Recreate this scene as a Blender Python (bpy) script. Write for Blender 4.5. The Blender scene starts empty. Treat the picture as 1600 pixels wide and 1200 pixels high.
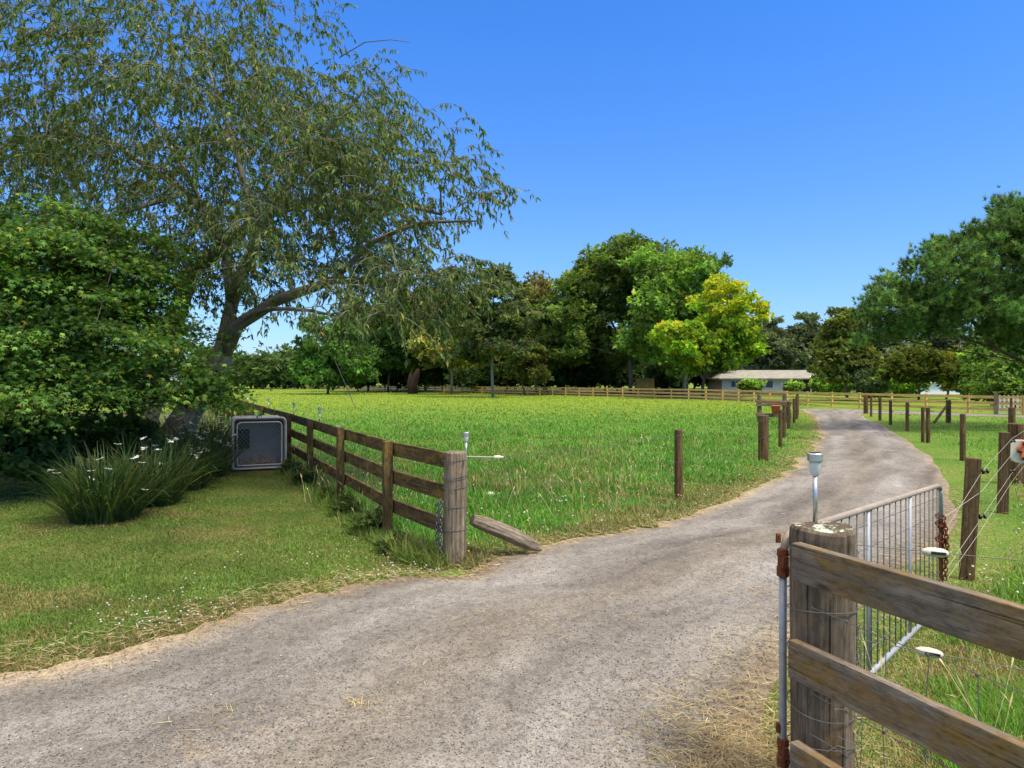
import bpy, math, random
import numpy as np
from mathutils import Vector, Matrix

# ------------------------------------------------------------------ camera, sky, sun
SC = bpy.context.scene
COL = SC.collection
CAM_H, FPX, HOR = 1.75, 1100.0, 595.0
cam_d = bpy.data.cameras.new('camera')
cam_d.sensor_width = 36.0
cam_d.lens = 36.0 * FPX / 1600.0
cam_d.shift_y = -(600.0 - HOR) / 1600.0
cam_d.clip_start = 0.05
cam_d.clip_end = 9000
cam = bpy.data.objects.new('camera', cam_d)
COL.objects.link(cam)
cam.location = (0, 0, CAM_H)
cam.rotation_euler = (math.radians(90), 0, 0)
SC.camera = cam

SUN_EL, SUN_AZ = math.radians(58), math.radians(128)     # azimuth clockwise from +Y
w = bpy.data.worlds.new('World')
SC.world = w
w.use_nodes = True
wn = w.node_tree.nodes
wl = w.node_tree.links
wn.clear()
sky = wn.new('ShaderNodeTexSky')
sky.sky_type = 'NISHITA'
sky.sun_disc = False
sky.sun_elevation = SUN_EL
sky.sun_rotation = SUN_AZ
sky.air_density = 1.0
sky.dust_density = 0.6
sky.ozone_density = 3.0
geo = wn.new('ShaderNodeTexCoord')
sep = wn.new('ShaderNodeSeparateXYZ')
wl.new(geo.outputs['Generated'], sep.inputs[0])
tint_r = wn.new('ShaderNodeValToRGB')          # colour of the air from horizon to overhead
els = tint_r.color_ramp.elements
els[0].position, els[0].color = 0.0, (0.53, 0.66, 0.86, 1)
els[1].position, els[1].color = 0.45, (0.30, 0.71, 1.26, 1)
wl.new(sep.outputs[2], tint_r.inputs[0])
tmul = wn.new('ShaderNodeMix')
tmul.data_type = 'RGBA'
tmul.blend_type = 'MULTIPLY'
tmul.inputs[0].default_value = 1.0
wl.new(sky.outputs[0], tmul.inputs[6])
wl.new(tint_r.outputs[0], tmul.inputs[7])
fill_cap = wn.new('ShaderNodeValToRGB')            # unseen white cap overhead, added to the sky for neutral fill
els = fill_cap.color_ramp.elements
els[0].position, els[0].color = 0.50, (0, 0, 0, 1)
els[1].position, els[1].color = 0.72, (1, 1, 1, 1)
wl.new(sep.outputs[2], fill_cap.inputs[0])
vmix = wn.new('ShaderNodeMix')
vmix.data_type = 'RGBA'
wl.new(fill_cap.outputs[0], vmix.inputs[0])
wl.new(tmul.outputs[2], vmix.inputs[6])
vmix.inputs[7].default_value = (10.0, 9.2, 8.1, 1)
bg = wn.new('ShaderNodeBackground')
bg.inputs['Strength'].default_value = 0.13
wo = wn.new('ShaderNodeOutputWorld')
wl.new(vmix.outputs[2], bg.inputs['Color'])
wl.new(bg.outputs[0], wo.inputs['Surface'])

sun_d = bpy.data.lights.new('sun', 'SUN')
sun_d.energy = 2.7
sun_d.angle = math.radians(12)
sun_d.color = (1.0, 0.93, 0.80)
sun = bpy.data.objects.new('sun', sun_d)
COL.objects.link(sun)
sdir = Vector((math.sin(SUN_AZ) * math.cos(SUN_EL), math.cos(SUN_AZ) * math.cos(SUN_EL), math.sin(SUN_EL)))
sun.rotation_euler = (-sdir).to_track_quat('-Z', 'Y').to_euler()
sun.location = (20, -8, 40)

SC.view_settings.view_transform = 'Standard'
SC.view_settings.look = 'None'
SC.view_settings.exposure = 0.72
SC.view_settings.gamma = 1.0
SC.cycles.max_bounces = 6
SC.cycles.diffuse_bounces = 3
SC.cycles.transmission_bounces = 4
SC.cycles.transparent_max_bounces = 8

rng = np.random.default_rng(7)
random.seed(7)


def W(px, py, Y):
    """world point seen at photograph pixel (px,py) at depth Y"""
    return np.array([(px - 800.0) / FPX * Y, Y, CAM_H - (py - HOR) / FPX * Y])


def G(px, py):
    """ground point at photograph pixel"""
    Y = FPX * CAM_H / (py - HOR)
    return np.array([(px - 800.0) / FPX * Y, Y, 0.0])


# ------------------------------------------------------------------ object helpers
ORG = {}


def tag(o, label=None, cat=None, group=None, kind=None):
    if label: o['label'] = label
    if cat: o['category'] = cat
    if group: o['group'] = group
    if kind: o['kind'] = kind
    return o


def thing(name, loc, label, cat, group=None):
    o = bpy.data.objects.new(name, None)
    COL.objects.link(o)
    o.location = tuple(float(v) for v in loc)
    o.empty_display_size = 0.3
    ORG[o.name] = np.array(loc, float)
    return tag(o, label, cat, group)


def mesh_obj(name, verts, faces, mat, parent=None, gl=None, tint=None, smooth=False, bevel=0.0, org=None, uv=None):
    """faces: list of tuples or an (m,k) int array"""
    V = np.asarray(verts, dtype=np.float64).reshape(-1, 3)
    o0 = np.zeros(3)
    if parent is not None:
        o0 = ORG[parent.name]
    elif org is not None:
        o0 = np.array(org, float)
    V = V - o0
    me = bpy.data.meshes.new(name)
    if isinstance(faces, np.ndarray):
        m, k = faces.shape
        me.vertices.add(len(V))
        me.vertices.foreach_set('co', V.astype(np.float32).ravel())
        me.loops.add(m * k)
        me.loops.foreach_set('vertex_index', faces.astype(np.int32).ravel())
        me.polygons.add(m)
        me.polygons.foreach_set('loop_start', np.arange(0, m * k, k, dtype=np.int32))
        try:
            me.polygons.foreach_set('loop_total', np.full(m, k, dtype=np.int32))
        except Exception:
            pass
        me.update(calc_edges=True)
    else:
        me.from_pydata([tuple(v) for v in V], [], faces)
        me.update()
    if gl is not None:
        a = me.attributes.new('gl', 'FLOAT_VECTOR', 'POINT')
        a.data.foreach_set('vector', np.asarray(gl, dtype=np.float32).ravel())
    if uv is not None:
        a = me.attributes.new('duv', 'FLOAT_VECTOR', 'POINT')
        a.data.foreach_set('vector', np.asarray(uv, dtype=np.float32).ravel())
    if tint is not None:
        t = np.ones((len(V), 4), dtype=np.float32)
        t[:, :3] = tint
        a = me.attributes.new('tint', 'FLOAT_COLOR', 'POINT')
        a.data.foreach_set('color', t.ravel())
    if smooth:
        me.polygons.foreach_set('use_smooth', np.ones(len(me.polygons), dtype=bool))
    me.materials.append(mat)
    ob = bpy.data.objects.new(name, me)
    COL.objects.link(ob)
    if parent is not None:
        ob.parent = parent
        ORG[ob.name] = o0
    else:
        ob.location = tuple(float(v) for v in o0)
        ORG[ob.name] = o0
    if bevel > 0:
        md = ob.modifiers.new('bevel', 'BEVEL')
        md.width = bevel
        md.segments = 2
        md.limit_method = 'ANGLE'
        md.angle_limit = math.radians(40)
    return ob


def nrm(v):
    v = np.asarray(v, float)
    return v / max(np.linalg.norm(v), 1e-9)


class MB:
    def __init__(self):
        self.v, self.f, self.g = [], [], []
        self.n = 0

    def add(self, verts, faces, gl=None):
        verts = [np.asarray(q, float) for q in verts]
        self.v += verts
        self.g += [np.asarray(q, float) for q in (gl if gl is not None else verts)]
        self.f += [tuple(i + self.n for i in f) for f in faces]
        self.n += len(verts)

    def beam(self, p0, p1, wd, ht, up=(0, 0, 1), jit=0.0, seed=None):
        """box from p0 to p1, wd across, ht along up"""
        p0, p1 = np.asarray(p0, float), np.asarray(p1, float)
        d = nrm(p1 - p0)
        s = nrm(np.cross(d, up))
        u = np.cross(s, d)
        L = np.linalg.norm(p1 - p0)
        off = random.random() * 50
        vs, gs = [], []
        n = max(1, int(L / 0.6)) if jit > 0 else 1
        for i in range(n + 1):
            t = i / n
            c = p0 + (p1 - p0) * t
            if jit > 0 and 0 < i < n:
                c = c + s * random.uniform(-jit, jit) + u * random.uniform(-jit, jit)
            for a, b in ((-1, -1), (1, -1), (1, 1), (-1, 1)):
                vs.append(c + s * a * wd / 2 + u * b * ht / 2)
                gs.append((t * L + off, a * wd / 2 + off, b * ht / 2))
        fs = [(3, 2, 1, 0)]
        for i in range(n):
            a = i * 4
            for k in range(4):
                k2 = (k + 1) % 4
                fs.append((a + k, a + k2, a + 4 + k2, a + 4 + k))
        e = n * 4
        fs.append((e, e + 1, e + 2, e + 3))
        self.add(vs, fs, gs)

    def tube(self, pts, rad, n=8, caps=True, closed=False):
        pts = [np.asarray(p, float) for p in pts]
        if not hasattr(rad, '__len__'):
            rad = [rad] * len(pts)
        m = len(pts)
        off = random.random() * 50
        prev = None
        vs, gs = [], []
        L = 0.0
        for i, p in enumerate(pts):
            if closed:
                d = nrm(pts[(i + 1) % m] - pts[i - 1])
            else:
                d = nrm(pts[min(i + 1, m - 1)] - pts[max(i - 1, 0)])
            if prev is None:
                a = np.array([1, 0, 0]) if abs(d[0]) < 0.8 else np.array([0, 1, 0])
                s = nrm(np.cross(d, a))
            else:
                s = nrm(prev - d * np.dot(prev, d))
            prev = s
            t = np.cross(d, s)
            if i: L += np.linalg.norm(p - pts[i - 1])
            for k in range(n):
                an = 2 * math.pi * k / n
                r = s * math.cos(an) + t * math.sin(an)
                vs.append(p + r * rad[i])
                gs.append((L + off, math.cos(an) * rad[i] + off, math.sin(an) * rad[i]))
        fs = []
        for i in range(m if closed else m - 1):
            a, b = i * n, ((i + 1) % m) * n
            for k in range(n):
                k2 = (k + 1) % n
                fs.append((a + k, a + k2, b + k2, b + k))
        if caps and not closed:
            fs.append(tuple(range(n - 1, -1, -1)))
            fs.append(tuple((m - 1) * n + k for k in range(n)))
        self.add(vs, fs, gs)

    def lathe(self, c, prof, n=16, axis=(0, 0, 1)):
        """prof: list of (r, h) along axis from c"""
        ax = nrm(axis)
        a = np.array([1, 0, 0]) if abs(ax[0]) < 0.8 else np.array([0, 1, 0])
        s = nrm(np.cross(ax, a))
        t = np.cross(ax, s)
        c = np.asarray(c, float)
        vs, fs = [], []
        for r, h in prof:
            for k in range(n):
                an = 2 * math.pi * k / n
                vs.append(c + ax * h + (s * math.cos(an) + t * math.sin(an)) * r)
        for i in range(len(prof) - 1):
            for k in range(n):
                k2 = (k + 1) % n
                fs.append((i * n + k, i * n + k2, (i + 1) * n + k2, (i + 1) * n + k))
        fs.append(tuple(range(n - 1, -1, -1)))
        fs.append(tuple((len(prof) - 1) * n + k for k in range(n)))
        self.add(vs, fs)

    def build(self, name, mat, parent=None, smooth=False, bevel=0.0, org=None):
        return mesh_obj(name, self.v, self.f, mat, parent, gl=self.g, smooth=smooth, bevel=bevel, org=org)


# ------------------------------------------------------------------ materials
def new_mat(name):
    m = bpy.data.materials.new(name)
    m.use_nodes = True
    nt = m.node_tree
    for n in list(nt.nodes):
        nt.nodes.remove(n)
    out = nt.nodes.new('ShaderNodeOutputMaterial')
    return m, nt, out


def N(nt, t, **kw):
    n = nt.nodes.new(t)
    for k, v in kw.items():
        setattr(n, k, v)
    return n


def ramp(nt, fac, stops, interp='LINEAR'):
    r = nt.nodes.new('ShaderNodeValToRGB')
    r.color_ramp.interpolation = interp
    els = r.color_ramp.elements
    while len(els) < len(stops):
        els.new(0.5)
    for e, (p, c) in zip(els, stops):
        e.position = p
        if not hasattr(c, '__len__'):
            c = (c, c, c)
        e.color = (*c, 1)
    nt.links.new(fac, r.inputs[0])
    return r.outputs[0]


def noise(nt, vec, scale, detail=4, rough=0.6, dist=0.0):
    n = nt.nodes.new('ShaderNodeTexNoise')
    n.inputs['Scale'].default_value = scale
    n.inputs['Detail'].default_value = detail
    n.inputs['Roughness'].default_value = rough
    n.inputs['Distortion'].default_value = dist
    if vec is not None:
        nt.links.new(vec, n.inputs['Vector'])
    return n.outputs[0]


def mapping(nt, vec, scale=(1, 1, 1), loc=(0, 0, 0)):
    m = nt.nodes.new('ShaderNodeMapping')
    m.inputs['Scale'].default_value = scale
    m.inputs['Location'].default_value = loc
    nt.links.new(vec, m.inputs['Vector'])
    return m.outputs[0]


def mix(nt, fac, a, b, mode='MIX'):
    m = nt.nodes.new('ShaderNodeMix')
    m.data_type = 'RGBA'
    m.blend_type = mode
    for sock, v in ((m.inputs[0], fac), (m.inputs[6], a), (m.inputs[7], b)):
        if isinstance(v, bpy.types.NodeSocket):
            nt.links.new(v, sock)
        elif hasattr(v, '__len__'):
            sock.default_value = (*v, 1)
        else:
            sock.default_value = v
    return m.outputs[2]


def bump(nt, h, strength=0.5, dist=0.01):
    b = nt.nodes.new('ShaderNodeBump')
    b.inputs['Strength'].default_value = strength
    b.inputs['Distance'].default_value = dist
    nt.links.new(h, b.inputs['Height'])
    return b.outputs[0]


def principled(nt, out, col, rough=0.8, spec=0.3, metal=0.0, normal=None):
    p = nt.nodes.new('ShaderNodeBsdfPrincipled')
    for k, v in (('Base Color', col), ('Roughness', rough), ('Metallic', metal), ('Specular IOR Level', spec)):
        if isinstance(v, bpy.types.NodeSocket):
            nt.links.new(v, p.inputs[k])
        elif hasattr(v, '__len__'):
            p.inputs[k].default_value = (*v, 1)
        else:
            p.inputs[k].default_value = v
    if normal is not None:
        nt.links.new(normal, p.inputs['Normal'])
    nt.links.new(p.outputs[0], out.inputs[0])
    return p


def attr(nt, name):
    a = nt.nodes.new('ShaderNodeAttribute')
    a.attribute_name = name
    return a


def pos(nt):
    return nt.nodes.new('ShaderNodeNewGeometry').outputs['Position']


def leaf_mat(name, trans=0.3, rough=0.5, gloss=0.25, tcol=(1.25, 1.35, 0.5)):
    m, nt, out = new_mat(name)
    a = attr(nt, 'tint').outputs['Color']
    p = N(nt, 'ShaderNodeBsdfPrincipled')
    nt.links.new(a, p.inputs['Base Color'])
    p.inputs['Roughness'].default_value = rough
    p.inputs['Specular IOR Level'].default_value = gloss
    t = N(nt, 'ShaderNodeBsdfTranslucent')
    tc = mix(nt, 1.0, a, tcol, 'MULTIPLY')
    nt.links.new(tc, t.inputs['Color'])
    mx = N(nt, 'ShaderNodeMixShader')
    mx.inputs[0].default_value = trans
    nt.links.new(p.outputs[0], mx.inputs[1])
    nt.links.new(t.outputs[0], mx.inputs[2])
    nt.links.new(mx.outputs[0], out.inputs[0])
    return m


def wood_mat(name, dark, mid, light, lichen=None, lichen_amt=0.5, grain=1.0, ymoss=None):
    m, nt, out = new_mat(name)
    g = attr(nt, 'gl').outputs['Vector']
    gr = noise(nt, mapping(nt, g, (1.2, 34 * grain, 34 * grain)), 1.6, 6, 0.65, 0.4)
    blot = noise(nt, mapping(nt, g, (1.0, 3.0, 3.0)), 2.3, 4, 0.6)
    fine = noise(nt, mapping(nt, g, (6, 160, 160)), 1.0, 3, 0.6)
    c = ramp(nt, gr, [(0.3, dark), (0.5, mid), (0.72, light)])
    c2 = mix(nt, 0.65, c, ramp(nt, blot, [(0.3, (0.5, 0.48, 0.45)), (0.7, (1.25, 1.2, 1.12))]), 'MULTIPLY')
    crack = ramp(nt, noise(nt, mapping(nt, g, (0.7, 46, 46), (3, 7, 1)), 1.2, 2, 0.5), [(0.30, 0.25), (0.36, 1.0)])
    c2 = mix(nt, 1.0, c2, crack, 'MULTIPLY')
    if lichen is not None:
        lf = noise(nt, mapping(nt, g, (1.0, 2.5, 2.5), (11, 5, 3)), 3.1, 6, 0.7)
        lm = ramp(nt, lf, [(1 - lichen_amt - 0.06, 0.0), (1 - lichen_amt + 0.12, 0.85)])
        c2 = mix(nt, lm, c2, lichen)
    spk = noise(nt, mapping(nt, g, (9, 26, 26), (5, 1, 8)), 2.0, 6, 0.75)
    c2 = mix(nt, 0.7, c2, ramp(nt, spk, [(0.36, 0.45), (0.5, 1.0), (0.68, 1.3)]), 'MULTIPLY')
    kv = N(nt, 'ShaderNodeTexVoronoi')
    kv.inputs['Scale'].default_value = 1.0
    nt.links.new(mapping(nt, g, (2.1, 7.5, 7.5)), kv.inputs['Vector'])
    c2 = mix(nt, 1.0, c2, ramp(nt, kv.outputs['Distance'], [(0.05, .35), (0.13, 1.0)]), 'MULTIPLY')
    h = mix(nt, 0.5, gr, fine)
    h = mix(nt, 1.0, h, crack, 'MULTIPLY')
    principled(nt, out, c2, 0.88, 0.15, 0, bump(nt, h, 0.6, 0.008))
    return m


def plain_mat(name, col, rough=0.6, spec=0.4, metal=0.0, var=0.25, scale=20.0, bmp=0.0):
    m, nt, out = new_mat(name)
    n = noise(nt, pos(nt), scale, 5, 0.65)
    c = mix(nt, 1.0, col, ramp(nt, n, [(0.25, 1 - var), (0.75, 1 + var)]), 'MULTIPLY')
    nb = bump(nt, n, bmp, 0.01) if bmp > 0 else None
    principled(nt, out, c, rough, spec, metal, nb)
    return m


def bark_mat(name, dark, light, sx=1.0):
    m, nt, out = new_mat(name)
    g = attr(nt, 'gl').outputs['Vector']
    n1 = noise(nt, mapping(nt, g, (3.0 * sx, 12, 12)), 1.6, 7, 0.7, 0.5)
    n2 = noise(nt, pos(nt), 1.3, 3, 0.6)
    c = ramp(nt, n1, [(0.3, dark), (0.68, light)])
    c = mix(nt, 0.6, c, ramp(nt, n2, [(0.3, (0.55, 0.55, 0.5)), (0.7, (1.2, 1.2, 1.15))]), 'MULTIPLY')
    principled(nt, out, c, 0.92, 0.1, 0, bump(nt, n1, 0.8, 0.03))
    return m


M = {}
M['fence_wood'] = wood_mat('brown_fence_timber', (0.035, 0.023, 0.012), (0.095, 0.064, 0.030), (0.17, 0.118, 0.058), (0.22, 0.145, 0.032), 0.47)
M['post_wood'] = wood_mat('weathered_round_timber', (0.07, 0.05, 0.032), (0.20, 0.155, 0.105), (0.36, 0.30, 0.22), (0.30, 0.19, 0.07), 0.34)
M['grey_wood'] = wood_mat('grey_board_timber', (0.115, 0.09, 0.068), (0.18, 0.148, 0.115), (0.27, 0.235, 0.195), (0.20, 0.115, 0.026), 0.47, .6)
M['near_post'] = wood_mat('old_gate_post_timber', (0.085, 0.062, 0.043), (0.15, 0.115, 0.08), (0.235, 0.19, 0.14), (0.20, 0.115, 0.035), 0.38, .5)
M['far_wood'] = wood_mat('tan_fence_timber', (0.48, 0.29, 0.09), (0.66, 0.43, 0.15), (0.78, 0.55, 0.24), None)
M['stake_wood'] = wood_mat('brown_stake_timber', (0.045, 0.026, 0.013), (0.13, 0.078, 0.036), (0.24, 0.15, 0.075), (0.13, 0.12, 0.05), 0.40)
M['log_wood'] = wood_mat('grey_log_timber', (0.07, 0.05, 0.035), (0.20, 0.16, 0.115), (0.38, 0.33, 0.26), (0.22, 0.18, 0.05), 0.35)
M['steel'] = plain_mat('galvanised_steel', (0.36, 0.37, 0.38), 0.55, 0.4, 0.4, 0.2, 30)
M['bright_steel'] = plain_mat('stainless_steel', (0.5, 0.5, 0.5), 0.38, 0.5, 0.85, 0.12, 40)
M['wire'] = plain_mat('dull_wire', (0.13, 0.125, 0.12), 0.6, 0.3, 0.3, 0.3, 30)
M['rust'] = plain_mat('rusty_iron', (0.16, 0.050, 0.022), 0.9, 0.2, 0.1, 0.5, 60, 0.6)
M['rust_pipe'] = plain_mat('rust_stained_pipe', (0.33, 0.265, 0.21), 0.7, 0.3, 0.25, 0.3, 9)
M['chain'] = plain_mat('grey_chain', (0.15, 0.15, 0.16), 0.45, 0.5, 0.8, 0.3, 60)
M['white_plastic'] = plain_mat('cream_plastic', (0.60, 0.56, 0.43), 0.45, 0.4, 0, 0.1, 30)
M['black_plastic'] = plain_mat('black_plastic', (0.02, 0.02, 0.022), 0.5, 0.4, 0, 0.2, 30)
M['orange_plastic'] = plain_mat('orange_plastic', (0.75, 0.16, 0.03), 0.5, 0.4, 0, 0.15, 30)
M['red_plastic'] = plain_mat('faded_red_plastic', (0.62, 0.13, 0.08), 0.6, 0.3, 0, 0.2, 12)
M['rope'] = plain_mat('pale_tape', (0.40, 0.37, 0.31), 0.8, 0.2, 0, 0.15, 60)
M['kennel'] = plain_mat('grey_plastic', (0.38, 0.335, 0.285), 0.6, 0.35, 0, 0.22, 7, 0.15)
M['kennel_in'] = plain_mat('inner_grey_panel', (0.30, 0.27, 0.235), 0.75, 0.2, 0, 0.15, 5)
M['kennel_frame'] = plain_mat('pale_grey_tube', (0.50, 0.46, 0.41), 0.5, 0.3, 0.0, 0.18, 14)
M['dirt'] = plain_mat('dry_dirt', (0.27, 0.20, 0.13), 0.95, 0.1, 0, 0.5, 25, 0.6)
M['wall'] = plain_mat('cream_weatherboard', (0.62, 0.56, 0.42), 0.8, 0.2, 0, 0.05, 2)
M['roofing'] = plain_mat('mottled_tile_roof', (0.25, 0.235, 0.19), 0.9, 0.2, 0, 0.35, 1.3)
M['roof_grey'] = plain_mat('grey_metal_roof', (0.42, 0.44, 0.47), 0.6, 0.3, 0, 0.1, 2)
M['white_paint'] = plain_mat('white_paint', (0.75, 0.75, 0.74), 0.6, 0.3, 0, 0.06, 5)
M['brown_wall'] = plain_mat('brown_boards', (0.10, 0.06, 0.045), 0.8, 0.2, 0, 0.2, 3)
M['ochre_board'] = plain_mat('ochre_boards', (0.20, 0.135, 0.035), 0.85, 0.2, 0, 0.3, 3)
M['bark_grey'] = bark_mat('grey_bark', (0.09, 0.077, 0.058), (0.36, 0.318, 0.25))
M['bark_dark'] = bark_mat('dark_bark', (0.05, 0.04, 0.03), (0.20, 0.165, 0.12))
M['bark_pine'] = bark_mat('pine_bark', (0.035, 0.022, 0.016), (0.15, 0.095, 0.065))
M['bark_pale'] = bark_mat('pale_bark', (0.12, 0.11, 0.09), (0.34, 0.32, 0.27))
M['twig'] = plain_mat('grey_twigs', (0.17, 0.15, 0.105), 0.9, 0.1, 0, 0.3, 4)
M['leaf'] = leaf_mat('tree_leaves', 0.4, .55, .15)
M['leaf_gloss'] = leaf_mat('hanging_leaves', 0.32, 0.6, 0.15)
M['needle'] = leaf_mat('pine_needles', 0.22, 0.5, 0.3, (1.1, 1.2, 0.5))
M['grass'] = leaf_mat('grass_blades', 0.30, 0.55, 0.2)
M['petal'] = leaf_mat('petals', 0.35, 0.6, 0.1, (1, 1, 1))


def glass_mat():
    m, nt, out = new_mat('frosted_lens')
    p = principled(nt, out, (0.75, 0.76, 0.70), 0.3, 0.5)
    p.inputs['Transmission Weight'].default_value = 0.35
    return m


def window_mat():
    m, nt, out = new_mat('window_glass')
    principled(nt, out, (0.06, 0.065, 0.085), 0.08, 0.6)
    return m


M['lens'] = glass_mat()
M['pane'] = window_mat()

# ------------------------------------------------------------------ driveway, lawn and paddock outlines
LEFT_EDGE = [(-15, -2.5), (-10, 1.2), (-6, 3.0), (-3.04, 4.18), (-2.70, 4.43), (-2.24, 4.94), (-1.97, 5.42), (-1.59, 5.83), (-1.02, 6.2), (-0.52, 6.31),
             (-0.24, 6.7), (0.41, 7.55), (1.5, 8.3), (2.61, 9.58), (3.98, 11.5), (6.2, 15.2), (8.8, 20.3), (11.9, 27.5), (15.2, 36), (17.6, 43)]
RIGHT_EDGE = [(-9, -12), (-4, -5), (-1.2, -1.5), (0.2, 0.8), (0.75, 2.0), (1.08, 2.9), (1.25, 3.5), (1.55, 4.14), (1.98, 4.75), (2.85, 5.75),
              (3.87, 6.75), (5.14, 8.2), (6.5, 10.4), (8.0, 13.1), (9.7, 16.5), (12.4, 22.6), (14.4, 27.3), (16.9, 33.8), (18.6, 37.5), (21.0, 43)]


def catmull(P, n):
    P = np.asarray(P, float)
    d = np.r_[0, np.cumsum(np.linalg.norm(np.diff(P, axis=0), axis=1) ** 0.5)]
    t = np.linspace(0, d[-1], n)
    out = np.zeros((n, P.shape[1]))
    for k in range(P.shape[1]):
        # finite-difference tangents, cubic hermite
        m = np.gradient(P[:, k], d)
        i = np.clip(np.searchsorted(d, t, side='right') - 1, 0, len(d) - 2)
        h = d[i + 1] - d[i]
        s = (t - d[i]) / h
        out[:, k] = ((2 * s**3 - 3 * s**2 + 1) * P[i, k] + (s**3 - 2 * s**2 + s) * h * m[i] +
                     (-2 * s**3 + 3 * s**2) * P[i + 1, k] + (s**3 - s**2) * h * m[i + 1])
    return out


def inpoly(x, y, poly):
    poly = np.asarray(poly, float)
    r = np.zeros(len(x), bool)
    j = len(poly) - 1
    for i in range(len(poly)):
        xi, yi = poly[i]
        xj, yj = poly[j]
        c = ((yi > y) != (yj > y)) & (x < (xj - xi) * (y - yi) / ((yj - yi) + 1e-12) + xi)
        r ^= c
        j = i
    return r


def dist_poly(x, y, line):
    """distance to an open polyline"""
    line = np.asarray(line, float)
    d = np.full(len(x), 1e9)
    for a, b in zip(line[:-1], line[1:]):
        ab = b - a
        t = np.clip(((x - a[0]) * ab[0] + (y - a[1]) * ab[1]) / (ab @ ab + 1e-12), 0, 1)
        d = np.minimum(d, np.hypot(x - a[0] - ab[0] * t, y - a[1] - ab[1] * t))
    return d


NL = 260
EL = catmull(LEFT_EDGE, NL)
ER = catmull(RIGHT_EDGE, NL)


def wig(n, amp, scale, seed):
    r = np.random.default_rng(seed)
    k = r.normal(size=n)
    ker = np.hanning(scale)
    return amp * np.convolve(k, ker / np.sqrt((ker**2).sum()), 'same')


dstl = np.hypot(EL[:, 0], EL[:, 1])
amp_l = np.where(dstl < 12, .05, .09)


def edge_wobble(E, seed, k):
    t = np.gradient(E, axis=0)
    t /= np.linalg.norm(t, axis=1)[:, None]
    nn = np.c_[-t[:, 1], t[:, 0]]
    return E + nn * (wig(NL, 1, k, seed) * amp_l)[:, None]


EL = edge_wobble(EL, 1, 5)
amp_l *= .7
ER = edge_wobble(ER, 2, 15)
DRIVE_POLY = np.vstack([EL, ER[::-1]])

# left fence line
F0 = np.array([-1.35, 7.87])
FD = np.array([-0.437, 0.8995])
STRAIN = np.array([-0.55, 6.74])
LFENCE = [STRAIN] + [F0 + FD * 2.4 * k for k in range(0, 24)]
FAR_FENCE = [(30, 33.0), (24.9, 37), (22.6, 43), (20.7, 49.5), (17.8, 63), (7.4, 81), (-7, 100), (-21.8, 120), (-54, 172), (-75, 205)]

# ------------------------------------------------------------------ ground
def ground_mat():
    m, nt, out = new_mat('meadow_ground')
    p = pos(nt)
    n1 = noise(nt, p, 0.35, 5, 0.6)
    n2 = noise(nt, p, 3.0, 6, 0.7)
    n3 = noise(nt, mapping(nt, p, (1, 1, 1)), 40, 3, 0.7)
    c = ramp(nt, n1, [(0.30, (0.07, 0.15, 0.022)), (0.5, (0.105, 0.19, 0.028)), (0.68, (0.16, 0.19, 0.045))])
    c = mix(nt, ramp(nt, n2, [(0.55, 0.0), (0.72, 0.7)]), c, (0.20, 0.165, 0.065))
    c = mix(nt, 0.8, c, ramp(nt, n3, [(0.3, 0.45), (0.7, 1.4)]), 'MULTIPLY')
    sx = N(nt, 'ShaderNodeSeparateXYZ')
    nt.links.new(p, sx.inputs[0])
    far = ramp(nt, N_math(nt, 'DIVIDE', sx.outputs[1], 150.0), [(0.10, 0.0), (0.33, 0.3), (0.6, 0.35)])
    nb = noise(nt, mapping(nt, p, (0.7, 0.25, 1)), 0.8, 5, 0.7)
    yel = mix(nt, nb, (0.15, 0.24, 0.022), (0.30, 0.32, 0.022))
    c = mix(nt, far, c, yel)
    principled(nt, out, c, 0.95, 0.05, 0, bump(nt, n2, 0.8, 0.05))
    return m


def N_math(nt, op, a, b):
    n = nt.nodes.new('ShaderNodeMath')
    n.operation = op
    for i, v in enumerate((a, b)):
        if isinstance(v, bpy.types.NodeSocket):
            nt.links.new(v, n.inputs[i])
        else:
            n.inputs[i].default_value = v
    return n.outputs[0]


def lawn_mat():
    m, nt, out = new_mat('lawn_ground')
    p = pos(nt)
    n1 = noise(nt, p, 0.9, 6, 0.65, 0.3)
    n2 = noise(nt, p, 6.0, 6, 0.7)
    n3 = noise(nt, p, 60, 3, 0.7)
    c = ramp(nt, n1, [(0.32, (0.055, 0.095, 0.018)), (0.50, (0.10, 0.125, 0.028)), (0.66, (0.19, 0.155, 0.06))])
    c = mix(nt, ramp(nt, n2, [(0.58, 0.0), (0.72, 0.6)]), c, (0.17, 0.125, 0.06))
    c = mix(nt, 0.8, c, ramp(nt, n3, [(0.3, 0.5), (0.7, 1.35)]), 'MULTIPLY')
    principled(nt, out, c, 0.95, 0.05, 0, bump(nt, n3, 0.8, 0.02))
    return m


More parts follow.
